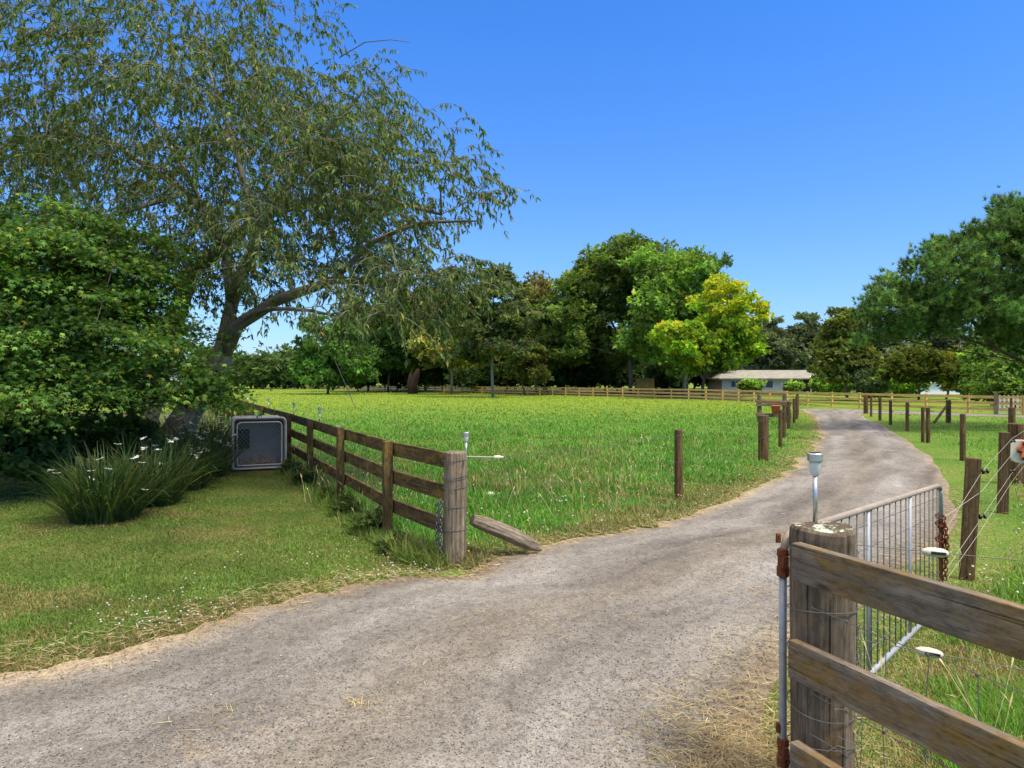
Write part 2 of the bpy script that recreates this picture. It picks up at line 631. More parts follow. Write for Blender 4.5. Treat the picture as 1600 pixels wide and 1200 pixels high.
def drive_mat():
    m, nt, out = new_mat('worn_chip_seal')
    p = pos(nt)
    uv = attr(nt, 'duv').outputs['Vector']
    vor = N(nt, 'ShaderNodeTexVoronoi')
    vor.inputs['Scale'].default_value = 115
    nt.links.new(p, vor.inputs['Vector'])
    vor2 = N(nt, 'ShaderNodeTexVoronoi')
    vor2.inputs['Scale'].default_value = 28
    nt.links.new(p, vor2.inputs['Vector'])
    big = noise(nt, mapping(nt, uv, (3.2, 0.22, 1)), 1.4, 5, 0.6, 0.5)
    mid = noise(nt, p, 2.2, 6, 0.65)
    c = ramp(nt, big, [(0.28, (0.114, 0.101, 0.089)), (0.48, (0.188, 0.171, 0.153)), (0.68, (0.272, 0.252, 0.230))])
    c = mix(nt, 0.75, c, ramp(nt, mid, [(0.3, 0.78), (0.7, 1.18)]), 'MULTIPLY')
    # straw-coloured blotches
    st = noise(nt, p, 1.1, 7, 0.72, 0.2)
    c = mix(nt, ramp(nt, st, [(0.60, 0.0), (0.70, 0.55)]), c, (0.30, 0.225, 0.13))
    sxu = N(nt, 'ShaderNodeSeparateXYZ')
    nt.links.new(uv, sxu.inputs[0])
    trk = ramp(nt, sxu.outputs[0], [(0.0, (1.75, 1.42, .95)), (0.035, (1.45, 1.22, .90)), (0.09, (.97, .94, .88)), (0.26, (1.14, 1.14, 1.14)), (0.38, (.96, .93, .88)), (0.50, (.90, .83, .72)), (0.62, (.98, .96, .92)), (0.74, (1.14, 1.14, 1.14)), (0.92, (.96, .92, .84)), (1.0, (1.45, 1.2, .88))])
    c = mix(nt, 0.8, c, trk, 'MULTIPLY')
    chips = ramp(nt, vor.outputs['Color'], [(0.12, 0.42), (0.5, 1.0), (0.92, 1.45)])
    c = mix(nt, 0.6, c, chips, 'MULTIPLY')
    c = mix(nt, 0.5, c, ramp(nt, vor2.outputs['Color'], [(0.1, 0.5), (0.5, 1.05), (0.95, 1.25)]), 'MULTIPLY')
    h = mix(nt, 0.5, vor.outputs['Distance'], mid)
    principled(nt, out, c, 0.92, 0.2, 0, bump(nt, h, 0.7, 0.012))
    return m


M['ground'] = ground_mat()
M['lawn'] = lawn_mat()
M['drive'] = drive_mat()

S = 3500.0
gx = [-S, -300, -60, -20, 0, 20, 60, 300, S]
gv = [(x, y + 60, 0) for y in gx for x in gx]
gf = [(j * 9 + i, j * 9 + i + 1, (j + 1) * 9 + i + 1, (j + 1) * 9 + i) for j in range(8) for i in range(8)]
g_o = mesh_obj('ground', gv, gf, M['ground'])
tag(g_o, kind='structure')

nu = 14
dv, duv, df = [], [], []
mids = 0.5 * (EL + ER)
cum = np.r_[0, np.cumsum(np.linalg.norm(np.diff(mids, axis=0), axis=1))]
for i in range(NL):
    for k in range(nu + 1):
        u = k / nu
        q = EL[i] * (1 - u) + ER[i] * u
        crown = 0.008 + 0.03 * math.sin(math.pi * u) ** 0.7
        dv.append((q[0], q[1], crown))
        duv.append((u, cum[i], 0))
for i in range(NL - 1):
    for k in range(nu):
        a = i * (nu + 1) + k
        df.append((a, a + 1, a + nu + 2, a + nu + 1))
dr = mesh_obj('driveway', dv, df, M['drive'], uv=duv, smooth=True)
tag(dr, kind='structure')
BR = [(16.6, 41.0), (19.2, 38.0), (22.0, 35.3), (26, 32.3), (36, 27.5)], [(17.4, 43.6), (20.6, 43.4), (23.0, 39.3), (27.0, 34.0), (37, 29.3)]
b0, b1 = catmull(BR[0], 40), catmull(BR[1], 40)
bv = [(*a, 0.012) for a in b0] + [(*a, 0.012) for a in b1]
bd = mesh_obj('side_drive', bv, [(i, i + 1, 41 + i, 40 + i) for i in range(39)], M['drive'],
              uv=[(0, i, 0) for i in range(40)] + [(1, i, 0) for i in range(40)])
tag(bd, kind='structure')

# leaf litter under the belt of trees, coloured dark for their shade
ff = catmull(FAR_FENCE, 60)[10:]
WOOD_POLY = [tuple(q + np.array([.6, 1.2])) for q in ff] + [(-60, 235), (60, 160), (40, 95), (24, 74)]
wm, nt_, out_ = new_mat('shade_dark_litter')
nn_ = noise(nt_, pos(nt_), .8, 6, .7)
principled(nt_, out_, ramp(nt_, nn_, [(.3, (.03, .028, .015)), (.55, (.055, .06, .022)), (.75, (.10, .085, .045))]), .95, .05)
wd_o = mesh_obj('woodland_shade_floor', [(x_, y_, .004) for x_, y_ in WOOD_POLY], [tuple(range(len(WOOD_POLY)))], wm)
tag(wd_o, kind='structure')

# lawn left of the fence: sheet just above the ground
lw = [tuple(STRAIN + np.array([0.0, -0.2]))] + [tuple(f + np.array([0.05, 0.0])) for f in LFENCE[1:]]
le = [tuple(q) for q in EL if q[1] < 6.55 and q[1] > -2 and q[0] < -0.6]
LAWN_POLY = np.array(lw + [(-30, 60), (-45, 20), (-30, 0)] + le)
# triangulate as a fan from grid: use a dense grid clipped by the outline
xs = np.arange(-30, 0.5, 0.25)
ys = np.arange(-2, 40, 0.25)
XX, YY = np.meshgrid(xs, ys)
ins = inpoly((XX + 0.125).ravel(), (YY + 0.125).ravel(), LAWN_POLY).reshape(XX.shape)
lv = np.c_[XX.ravel(), YY.ravel(), np.full(XX.size, 0.004)]
idx = np.arange(XX.size).reshape(XX.shape)
q = np.stack([idx[:-1, :-1], idx[:-1, 1:], idx[1:, 1:], idx[1:, :-1]], -1)[ins[:-1, :-1]]
lo = mesh_obj('lawn', lv, q, M['lawn'])
tag(lo, kind='structure')


# ------------------------------------------------------------------ scatter tools
def rot_mats(az, el, roll):
    """local +Y is the long axis, +Z the face normal; azimuth, elevation of the axis, roll about it"""
    d = np.stack([np.cos(el) * np.cos(az), np.cos(el) * np.sin(az), np.sin(el)], -1)
    s = np.stack([np.sin(az), -np.cos(az), np.zeros_like(az)], -1)
    n = np.cross(s, d)
    c, si = np.cos(roll)[:, None], np.sin(roll)[:, None]
    s2 = s * c + n * si
    n2 = n * c - s * si
    return np.stack([s2, d, n2], -1)      # columns


def scatter(P, R, S_, T, F):
    """P (n,3) R (n,3,3) S_ (n,3) template T (k,3), faces F (m,q) -> verts, faces"""
    n, k = len(P), len(T)
    loc = T[None] * S_[:, None, :]
    V = np.einsum('nij,nkj->nki', R, loc) + P[:, None, :]
    Fa = (F[None] + (np.arange(n) * k)[:, None, None]).reshape(-1, F.shape[1])
    return V.reshape(-1, 3), Fa


BLADE_T = np.array([(-.5, 0, 0), (.5, 0, 0), (-.42, .5, .06), (.42, .5, .06), (0, 1, .28)], float)
BLADE_F = np.array([(0, 1, 3), (0, 3, 2), (2, 3, 4)])
LANCE_T = np.array([(0, 0, 0), (.5, .42, .12), (-.5, .42, .12), (0, 1, -.05)], float)
LANCE_F = np.array([(0, 1, 3), (0, 3, 2)])


def star_template():
    lob = [(-100, .55), (-52, .85), (0, 1.0), (52, .85), (100, .55)]
    v = [(0, .05, 0.03)]
    val = [(-140, .18), (-76, .36), (-27, .42), (27, .42), (76, .36), (140, .18)]
    f = []
    for a, r in val:
        v.append((r * math.sin(math.radians(a)), .05 + r * math.cos(math.radians(a)), 0.0))
    for i, (a, r) in enumerate(lob):
        v.append((r * math.sin(math.radians(a)), .05 + r * math.cos(math.radians(a)), -0.22 * r))
        f.append((0, 1 + i, 7 + i, 2 + i))
    return np.array(v, float), np.array(f)


STAR_T, STAR_F = star_template()


def spray_template(n=7, seed=3, wid=0.34, spread=1.0, flat=0.5):
    """a small fan of leaflets, unit radius"""
    r = np.random.default_rng(seed)
    V, F = [], []
    for i in range(n):
        a = r.uniform(-1.9, 1.9) * spread
        c = np.array([r.uniform(-.35, .35), r.uniform(-.3, .5), r.uniform(-.3, .3) * flat])
        L = r.uniform(.5, .9)
        d = nrm([math.sin(a), math.cos(a), r.uniform(-.6, .4) * flat])
        s = nrm(np.cross(d, nrm([r.normal() * .5, r.normal() * .5, 1])))
        b = len(V)
        V += [c, c + d * L * .45 + s * L * wid, c + d * L, c + d * L * .45 - s * L * wid]
        F.append((b, b + 1, b + 2, b + 3))
    return np.array(V, float), np.array(F)


def tuft_template(n=22, seed=5, wid=0.05, up=0.5):
    r = np.random.default_rng(seed)
    V, F = [], []
    for i in range(n):
        a = r.uniform(0, 2 * math.pi)
        e = math.asin(r.uniform(-.15, 1.0))
        d = np.array([math.cos(a) * math.cos(e), math.sin(e) + .15, math.sin(a) * math.cos(e)])
        s = nrm(np.cross(d, r.normal(size=3)))
        c = np.array([0, r.uniform(0, up), 0])
        b = len(V)
        L = r.uniform(.7, 1.0)
        V += [c + s * wid, c - s * wid, c + d * L]
        F.append((b, b + 1, b + 2))
    return np.array(V, float), np.array(F)


SPRAYS = [spray_template(8, 3), spray_template(8, 9, .30), spray_template(9, 12, .38)]
TUFT = tuft_template(26, 5, .075)


def tints(n, cols, sd=0.12, r=None):
    """random per-leaf albedo among weighted colours"""
    r = r or rng
    cols = [(np.array(c[:3]), c[3]) for c in cols]
    wts = np.array([c[1] for c in cols])
    k = r.choice(len(cols), n, p=wts / wts.sum())
    base = np.array([c[0] for c in cols])[k]
    return np.clip(base * np.exp(r.normal(0, sd, (n, 1))) * np.exp(r.normal(0, sd * .4, (n, 3))), 0.002, 0.9)


# ------------------------------------------------------------------ trees
LIMB_R = {}


def grow(limbs, attractors, step=0.7, arch=0.12, r=None, radii=None):
    """limbs: list of polylines of points; returns nodes, parent"""
    r = r or rng
    cap = 200000
    P = np.zeros((cap, 3))
    par = np.full(cap, -1)
    n = 0
    mr = np.zeros(cap)
    for li, line in enumerate(limbs):
        n_in = n
        line = [np.asarray(p, float) for p in line]
        if n == 0:
            P[0] = line[0]
            n = 1
            cur = 0
        else:
            cur = int(np.argmin(((P[:n] - line[0]) ** 2).sum(1)))
            if line[0][2] < 0.05:
                P[n] = line[0]
                cur = n
                n += 1
        for a, b in zip(line[:-1], line[1:]):
            L = np.linalg.norm(b - a)
            k = max(1, int(L / step))
            for i in range(1, k + 1):
                q = a + (b - a) * i / k
                q = q + r.normal(0, 0.03 * step, 3)
                P[n] = q
                par[n] = cur
                cur = n
                n += 1
        if radii:
            tt = np.linspace(0, 1, n - n_in)
            mr[n_in:n] = np.interp(tt, [q[0] for q in radii[li]], [q[1] for q in radii[li]])
    A = np.asarray(attractors)
    d0 = np.array([np.min(((P[:n] - a) ** 2).sum(1)) for a in A])
    tips = []
    for i in np.argsort(d0):
        a = A[i]
        d = a - P[:n]
        c = np.sqrt((d ** 2).sum(1)) + 0.35 * np.clip(-d[:, 2], 0, None)
        j = int(np.argmin(c))
        p0 = P[j]
        L = np.linalg.norm(a - p0)
        if L < 0.15:
            tips.append(j)
            continue
        k = max(1, int(round(L / step)))
        cur = j
        bend = r.normal(0, 0.10, 3) * L + np.array([0, 0, arch * L])
        for s in range(1, k + 1):
            t = s / k
            P[n] = p0 + (a - p0) * t + bend * (t * (1 - t)) * 2
            par[n] = cur
            cur = n
            n += 1
        tips.append(cur)
    LIMB_R['min'] = mr[:n] if radii else None
    return P[:n], par[:n], tips


def limb_mesh(P, par, r_tip, r_max, expo=2.4, nside=None):
    n = len(P)
    acc = np.zeros(n)
    kids = [[] for _ in range(n)]
    for i in range(n):
        if par[i] >= 0: kids[par[i]].append(i)
    rad = np.zeros(n)
    for i in range(n - 1, -1, -1):
        rad[i] = max(r_tip, acc[i] ** (1 / expo)) if acc[i] > 0 else r_tip
        if par[i] >= 0: acc[par[i]] += rad[i] ** expo
    mx = rad.max()
    if mx > r_max:
        # compress big radii
        rad = np.where(rad > r_tip, r_tip + (rad - r_tip) * (r_max - r_tip) / (mx - r_tip), rad)
    if LIMB_R.get('min') is not None and len(LIMB_R['min']) == n:
        rad = np.maximum(rad, LIMB_R['min'])
    mb = MB()
    # chains: follow the thickest child
    order = sorted(range(n), key=lambda i: -rad[i])
    used = np.zeros(n, bool)
    for i in order:
        if used[i]: continue
        chain = [i]
        used[i] = True
        c = i
        while True:
            ks = [k for k in kids[c] if not used[k]]
            if not ks: break
            c = max(ks, key=lambda k: rad[k])
            used[c] = True
            chain.append(c)
        p = par[i]
        pts = [P[k] for k in chain]
        rr = [rad[k] for k in chain]
        if p >= 0:
            pts = [P[p]] + pts
            rr = [min(rr[0] * 1.15, rad[p])] + rr
        if len(pts) < 2: continue
        ns = 9 if rr[0] > 0.12 else (6 if rr[0] > 0.04 else 4)
        mb.tube(pts, rr, ns, caps=rr[0] > 0.05)
    return mb, rad


def blob_samples(blobs, n, shell=0.45, r=None, bumpy=0.18):
    """sample points in a union of lumpy ellipsoids, mostly towards their outside"""
    r = r or rng
    vol = np.array([b[1][0] * b[1][1] * b[1][2] for b in blobs]) ** 0.67
    k = r.choice(len(blobs), n, p=vol / vol.sum())
    d = r.normal(size=(n, 3))
    d /= np.linalg.norm(d, axis=1)[:, None]
    ph = r.uniform(0, 6.28, (len(blobs), 3))
    lump = 1 + bumpy * (np.sin(3.1 * d[:, 0] + ph[k, 0]) * np.sin(2.7 * d[:, 1] + ph[k, 1]) + np.sin(4.3 * d[:, 2] + ph[k, 2]) * .6)
    rad = (shell + (1 - shell) * r.random(n)) ** 0.6 * lump
    C = np.array([b[0] for b in blobs], float)[k]
    Rr = np.array([b[1] for b in blobs], float)[k]
    return C + d * Rr * rad[:, None], d


def bush_tree(name, label, cat, base, limbs, blobs, n_attr, per, puff, leaf, cols, bark, r_tip=0.03, r_max=0.35,
              shell=0.45, seed=1, group=None, top_cols=None, flat=0.6, templ=None, mat=None, bumpy=0.18, step=0.9, up=0.35,
              cluster_sd=0.22, crown_name='crown', arch=0.1):
    """tree of a root Empty with trunk and crown; crown = leaf sprays in puffs at branch ends"""
    r = np.random.default_rng(seed)
    root = thing(name, base, label, cat, group)
    if base[1] > 30:
        per, leaf, n_attr = int(per * 1.55), leaf * .76, int(n_attr * 1.15)
    A, D = blob_samples(blobs, n_attr, shell, r, bumpy)
    A[:, 2] = np.maximum(A[:, 2], base[2] + 0.15)
    P, par, tips = grow(limbs, A, step, arch, r)
    mb, rad = limb_mesh(P, par, r_tip, r_max)
    mb.build('trunk', bark, root, smooth=True)
    n = n_attr * per
    k = np.repeat(np.arange(n_attr), per)
    off = r.normal(size=(n, 3))
    off /= np.linalg.norm(off, axis=1)[:, None]
    off *= (r.random(n) ** 0.5)[:, None] * puff
    ps = np.exp(r.normal(0, .25, n_attr))
    off *= ps[k][:, None]
    off[:, 2] *= flat
    C = A[k] + off
    C[:, 2] = np.maximum(C[:, 2], base[2] + 0.05)
    out = nrm_rows(off + 0.6 * D[k] * puff)
    az = np.arctan2(out[:, 1], out[:, 0]) + r.normal(0, .7, n)
    el = r.normal(0.0, .75, n) + up * (out[:, 2])
    roll = r.normal(0, .95, n)
    R = rot_mats(az, el, roll)
    sz = leaf * r.uniform(.65, 1.3, n)
    tc = tints(n, cols, .14, r)
    cl = np.exp(r.normal(0, cluster_sd, n_attr))
    tc *= cl[k][:, None]
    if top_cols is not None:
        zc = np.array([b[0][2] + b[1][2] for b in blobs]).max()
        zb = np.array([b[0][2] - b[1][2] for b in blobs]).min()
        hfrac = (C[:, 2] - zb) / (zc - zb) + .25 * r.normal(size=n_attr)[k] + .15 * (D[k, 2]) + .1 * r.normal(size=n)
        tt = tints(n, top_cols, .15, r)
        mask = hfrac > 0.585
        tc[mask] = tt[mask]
    Vs, Fs, Ts = [], [], []
    tl = templ or SPRAYS
    pick = r.integers(0, len(tl), n)
    nv = 0
    for q in range(len(tl)):
        s = pick == q
        T, F = tl[q]
        v, f = scatter(C[s], R[s], np.repeat(sz[s][:, None], 3, 1), T, F)
        Vs.append(v); Fs.append(f + nv); Ts.append(np.repeat(tc[s], len(T), 0))
        nv += len(v)
    mesh_obj(crown_name, np.vstack(Vs), np.vstack(Fs), mat or M['leaf'], root, tint=np.vstack(Ts))
    return root


def nrm_rows(a):
    return a / np.maximum(np.linalg.norm(a, axis=1), 1e-9)[:, None]


def copy_thing(root, loc, rz=0.0, sc=(1, 1, 1), label=None, group=None):
    c = root.copy()
    COL.objects.link(c)
    c.location = tuple(loc)
    c.rotation_euler = (0, 0, rz)
    c.scale = sc
    if label: c['label'] = label
    if group: c['group'] = group
    ORG[c.name] = np.array(loc, float)
    for ch in root.children:
        d = ch.copy()
        COL.objects.link(d)
        d.parent = c
        for g in ch.children:
            e = g.copy()
            COL.objects.link(e)
            e.parent = d
    return c


# ---- the weeping tree on the left
def weeping_tree():
    r = np.random.default_rng(21)
    base = np.array([(240 - 800) / FPX * 14, 14.0, 0])
    root = thing('weeping_tree', base, 'large weeping tree with narrow olive leaves and grey forked trunk, reaching over the paddock fence', 'tree')
    L = lambda *pp: [W(*p) for p in pp]
    t0 = base.copy()
    limbs = [
        [t0] + L((270, 690, 14), (305, 625, 14), (345, 560, 14), (362, 470, 14), (352, 380, 14.5), (290, 300, 15), (180, 225, 15.5), (60, 195, 16)),
        L((345, 560, 14), (372, 508, 13.8), (430, 470, 13.5), (520, 437, 13), (610, 440, 12.5), (680, 475, 12)),
        L((362, 470, 14), (400, 370, 13.5), (480, 240, 13), (560, 150, 12.5)),
        [np.array([(215 - 800) / FPX * 14.6, 14.6, 0])] + L((226, 650, 14.6), (268, 520, 15), (300, 420, 15), (420, 330, 14), (560, 305, 13), (690, 335, 12)),
        L((400, 370, 13.5), (375, 250, 14), (330, 120, 15), (300, 0, 15.5)),
        L((520, 437, 13), (580, 380, 12.5), (660, 345, 12), (745, 345, 11.6)),
        L((370, 505, 13.9), (420, 482, 13.2), (485, 486, 12.4), (540, 500, 11.8)),
        L((290, 300, 15), (200, 330, 14), (90, 360, 13.5), (-40, 380, 13)),
        L((352, 380, 14.5), (250, 200, 16), (120, 60, 17), (0, 0, 17.5)),
    ]
    blobs = [(W(150, 110, 15.0), (5.4, 4.6, 3.5)), (W(-60, 230, 15), (3.6, 4, 2.6)), (W(350, 190, 13.6), (2.5, 3.2, 2.3)), (W(510, 235, 12.8), (1.7, 2.2, 1.6)), (W(600, 290, 12.2), (2.1, 2.3, 1.25)),
             (W(610, 440, 11.4), (1.5, 1.5, .6)), (W(690, 430, 11.3), (1.1, 1.3, .5)), (W(560, 475, 10.8), (1.1, 1.0, .4)), (W(640, 470, 10.9), (1.0, 1.0, .4)), (W(480, 370, 12.8), (1.9, 2.4, 1.0)), (W(330, 400, 13.5), (1.6, 2.2, 1.1)), (W(200, 380, 13.5), (2.0, 2.2, 1.0))]
    A, D = blob_samples(blobs, 1850, .22, r, .2)
    P, par, tips = grow(limbs, A, .45, .16, r, [[(0, .40), (.1, .27), (.23, .22), (.27, .14), (.5, .10), (1, .03)], [(0, .135), (.4, .095), (1, .022)], [(0, .12), (1, .03)], [(0, .34), (.3, .2), (.6, .1), (1, .03)]] + [[(0, .06), (1, .015)]] * 5)
    mb, rad = limb_mesh(P, par, .006, .12, 2.6)
    mb.build('trunk', M['bark_grey'], root, smooth=True)
    # hanging twigs with paired leaves
    tw = MB()
    pos_l, az_l, el_l, sz_l = [], [], [], []
    cx = base[:2] + np.array([1.2, -1.0])
    n_t = 0
    for i in range(len(A)):
        for q in range(int(r.choice([2, 3, 4], p=[.2, .5, .3]))):
            a0 = A[i] + r.normal(0, .08, 3)
            o = nrm([A[i][0] - cx[0], A[i][1] - cx[1], 0])
            ang = math.atan2(o[1], o[0]) + r.normal(0, 1.0)
            ln = r.uniform(.45, 1.05)
            h = np.array([math.cos(ang), math.sin(ang), 0])
            e0 = r.normal(.15, .35)
            pts = [a0]
            p = a0.copy()
            k = 6
            for s in range(k):
                e = e0 - (s / k) * r.uniform(1.2, 1.9)
                p = p + (h * math.cos(e) + np.array([0, 0, math.sin(e)])) * ln / k
                pts.append(p.copy())
            tw.tube(pts, [.0055, .005, .0045, .004, .0035, .003, .002], 3, caps=False)
            nl = int(r.integers(15, 22))
            t = r.random(nl) ** .75
            f = t * k
            j = np.minimum(f.astype(int), k - 1)
            pa = np.array(pts)
            pos_l.append(pa[j] + (pa[j + 1] - pa[j]) * (f - j)[:, None])
            az_l.append(ang + r.normal(0, 1.3, nl))
            el_l.append(np.clip(r.normal(-.95, .38, nl), -1.5, .4))
            sz_l.append(r.uniform(.085, .145, nl))
    tw.build('twigs', M['twig'], root)
    Pp = np.vstack(pos_l); az = np.concatenate(az_l); el = np.concatenate(el_l); sz = np.concatenate(sz_l)
    n = len(Pp)
    R = rot_mats(az, el, r.normal(0, .9, n))
    tc = tints(n, [(.105, .165, .040, 5), (.072, .125, .034, 4), (.19, .225, .070, 2.4), (.30, .25, .06, .35), (.40, .14, .03, .03)], .18, r)
    v, f = scatter(Pp, R, np.stack([sz * .30, sz, sz], -1), LANCE_T, LANCE_F)
    mesh_obj('crown', v, f, M['leaf_gloss'], root, tint=np.repeat(tc, len(LANCE_T), 0))
    # a long bare hanging shoot and a whip against the sky
    for pp, rr in (([W(522, 560, 11), W(535, 590, 11), W(548, 620, 11), W(556, 640, 11)], [.010, .008, .006, .003]),
                   ([W(530, 90, 12.3), W(570, 66, 12.2), W(610, 62, 12.1), W(640, 66, 12.1)], [.012, .009, .007, .004])):
        sh = MB()
        sh.tube(pp, rr, 5)
        sh.build('shoot', M['twig'], root)
    return root


def maple_tree():
    r = np.random.default_rng(5)
    base = np.array([W(112, 600, 11.6)[0], 11.6, 0])
    root = thing('maple_tree', base, 'dense low maple with bright green star-shaped leaves, in front of the weeping tree', 'tree')
    L = lambda *pp: [W(*p) for p in pp]
    limbs = [
        [base] + L((108, 690, 11.6), (98, 655, 11.6), (60, 590, 11.5), (20, 500, 11.4), (-20, 420, 11.4)),
        L((98, 655, 11.6), (92, 620, 11.7), (110, 540, 11.8), (90, 420, 11.8), (70, 330, 11.8)),
        [base + np.array([.12, .2, 0])] + L((132, 690, 11.8), (150, 640, 11.6), (190, 585, 11.4), (240, 550, 11.2), (280, 545, 11)),
        [base + np.array([.05, -.1, 0])] + L((118, 700, 11.4), (120, 650, 11.2), (140, 560, 10.8), (170, 480, 10.6)),
        L((60, 590, 11.5), (-60, 560, 11), (-150, 520, 11)),
    ]
    blobs = [(W(20, 430, 11.6), (2.2, 2.0, 1.55)), (W(-120, 440, 11.4), (1.9, 2.0, 1.6)), (W(130, 440, 11.3), (1.35, 1.6, 1.15)), (W(200, 535, 11.1), (1.2, 1.5, .8)), (W(268, 572, 11.2), (.55, .9, .42)),
             (W(30, 570, 10.6), (1.5, 1.4, .55)), (W(150, 610, 10.4), (1.2, 1.0, .32)), (W(318, 600, 11.6), (.40, .5, .34)), (W(345, 622, 12.0), (.22, .3, .2)), (W(60, 625, 10.2), (1.5, 1.2, .28)), (W(215, 615, 11.0), (.9, .8, .2)), (W(130, 520, 12.5), (2.4, 1.2, 1.1))]
    na, per = 520, 150
    A, D = blob_samples(blobs, na, .30, r, .24)
    P, par, tips = grow(limbs, A, .4, .05, r)
    mb, rad = limb_mesh(P, par, .006, .13, 2.5)
    mb.build('trunk', M['bark_dark'], root, smooth=True)
    n = na * per
    k = np.repeat(np.arange(na), per)
    off = r.normal(0, 1, (n, 3)) * np.array([.27, .27, .055]) * np.exp(r.normal(0, .3, na))[k][:, None]
    # layers tilt outwards and droop
    o2 = nrm_rows(np.c_[D[:, :2], np.zeros(na)])
    off[:, 2] -= .35 * (off[:, 0] * o2[k, 0] + off[:, 1] * o2[k, 1])
    C = A[k] + off
    az = np.arctan2(o2[k, 1], o2[k, 0]) + r.normal(0, 1.1, n)
    el = r.normal(-.45, .4, n)
    R = rot_mats(az, el, r.normal(0, .45, n))
    sz = r.uniform(.046, .082, n)
    tc = tints(n, [(.078, .160, .030, 5), (.052, .118, .027, 4), (.155, .235, .038, 2.2), (.24, .22, .04, .3)], .16, r)
    tc *= np.exp(r.normal(0, .34, na))[k][:, None]
    v, f = scatter(C, R, np.repeat(sz[:, None], 3, 1), STAR_T, STAR_F)
    mesh_obj('crown', v, f, M['leaf'], root, tint=np.repeat(tc, len(STAR_T), 0))
    return root


weeping_tree()
maple_tree()


def simple_limbs(base, h_trunk, blobs, lean=(0, 0), nl=5, r=None):
    r = r or rng
    b = np.array(base, float)
    top = b + np.array([lean[0], lean[1], h_trunk])
    lims = [[b, b + (top - b) * .5 + r.normal(0, .1, 3) * np.array([1, 1, 0]), top]]
    for c, rd in blobs[:max(nl, 1)]:
        c = np.array(c, float)
        st = b + (top - b) * r.uniform(.6, 1.0)
        midp = st + (c - st) * .5 + np.array([0, 0, .08 * np.linalg.norm(c - st)])
        lims.append([top, midp, c])
    return lims


# colours of foliage (albedo)
C_DARK = [(0.108, 0.184, 0.037, 5), (0.160, 0.239, 0.047, 3), (0.248, 0.302, 0.064, 1)]
C_MID = [(0.170, 0.293, 0.047, 4), (0.248, 0.382, 0.064, 3), (0.356, 0.445, 0.094, 1)]
C_OLIVE = [(0.231, 0.247, 0.064, 4), (0.320, 0.302, 0.085, 3), (0.464, 0.365, 0.105, 1)]
C_FRESH = [(0.231, 0.461, 0.064, 4), (0.339, 0.588, 0.085, 3), (0.464, 0.667, 0.116, 1)]
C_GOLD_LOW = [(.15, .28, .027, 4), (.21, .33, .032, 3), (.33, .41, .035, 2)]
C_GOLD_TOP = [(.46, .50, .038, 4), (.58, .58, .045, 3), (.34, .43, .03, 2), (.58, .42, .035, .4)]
C_GUM = [(0.108, 0.146, 0.076, 4), (0.146, 0.178, 0.095, 3), (0.195, 0.203, 0.116, 1)]


def ptree(name, label, px, Y, specs, cols, bark, n_attr, per, puff, leaf, seed, cat='tree', group=None, trunk_h=None, top_cols=None,
          r_max=.35, flat=.6, shell=.45, depth=.9, bumpy=.2, mat=None, templ=None, cluster_sd=.34, up=.35):
    """tree from crown lobes given as (px, py, rx_px, ry_px[, dY]) at depth Y"""
    base = np.array([(px - 800) / FPX * Y, Y, 0])
    blobs = []
    for s in specs:
        dy = s[4] if len(s) > 4 else 0
        c = W(s[0], s[1], Y) + np.array([0, dy, 0])
        blobs.append((c, (s[2] / FPX * Y, s[2] / FPX * Y * depth, s[3] / FPX * Y)))
    lowest = min(b[0][2] - b[1][2] for b in blobs)
    th = trunk_h if trunk_h else max(1.2, lowest * 1.05)
    r = np.random.default_rng(seed)
    limbs = simple_limbs(base, th, blobs, (r.normal(0, .3), 0), len(blobs), r)
    return bush_tree(name, label, cat, base, limbs, blobs, n_attr, per, puff, leaf, cols, bark, r_tip=.02 * Y / 60, r_max=r_max, shell=shell,
                     seed=seed, group=group, top_cols=top_cols, flat=flat, bumpy=bumpy, mat=mat, templ=templ, step=1.2, cluster_sd=cluster_sd, up=up)


# ---- the belt of trees behind the far fence
big = ptree('shade_tree', 'tall dark spreading tree with a domed crown, biggest tree behind the far fence', 985, 92,
            [(985, 415, 75, 42), (930, 450, 62, 40), (1010, 470, 60, 45), (890, 500, 58, 38, -2), (870, 545, 45, 28, -3), (960, 540, 60, 30, 3)],
            C_DARK + [(.16, .19, .055, 2)], M['bark_pale'], 330, 34, 1.5, .62, 31, r_max=.55, bumpy=.22, trunk_h=4.5)
ptree('broadleaf_tree', 'fresh green leafy tree just left of the golden tree', 1068, 84,
      [(1068, 440, 62, 48), (1022, 480, 38, 45, -3), (1100, 470, 45, 55, 2), (1010, 530, 38, 38, -2), (1075, 530, 55, 40, 2)],
      C_MID + [(.15, .26, .065, 3)], M['bark_grey'], 270, 32, 1.15, .52, 32, r_max=.42, bumpy=.25, flat=.9)
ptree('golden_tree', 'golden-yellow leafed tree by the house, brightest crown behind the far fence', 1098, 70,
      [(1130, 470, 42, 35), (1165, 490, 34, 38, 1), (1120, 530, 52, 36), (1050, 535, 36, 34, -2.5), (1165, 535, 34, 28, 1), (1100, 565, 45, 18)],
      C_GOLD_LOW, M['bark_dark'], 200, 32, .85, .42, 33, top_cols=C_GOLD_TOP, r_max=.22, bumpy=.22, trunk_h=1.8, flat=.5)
ptree('conifer_tree', 'tall thin conifer with a straight pale trunk, left of the domed tree', 770, 74,
      [(770, 470, 48, 30), (770, 435, 30, 22), (795, 500, 50, 22), (745, 510, 42, 22), (765, 545, 60, 14)],
      [(.095, .125, .045, 5), (.14, .16, .06, 2)], M['bark_pale'], 150, 30, 1.0, .5, 34, r_max=.42, bumpy=.3, trunk_h=9.5, flat=.35)
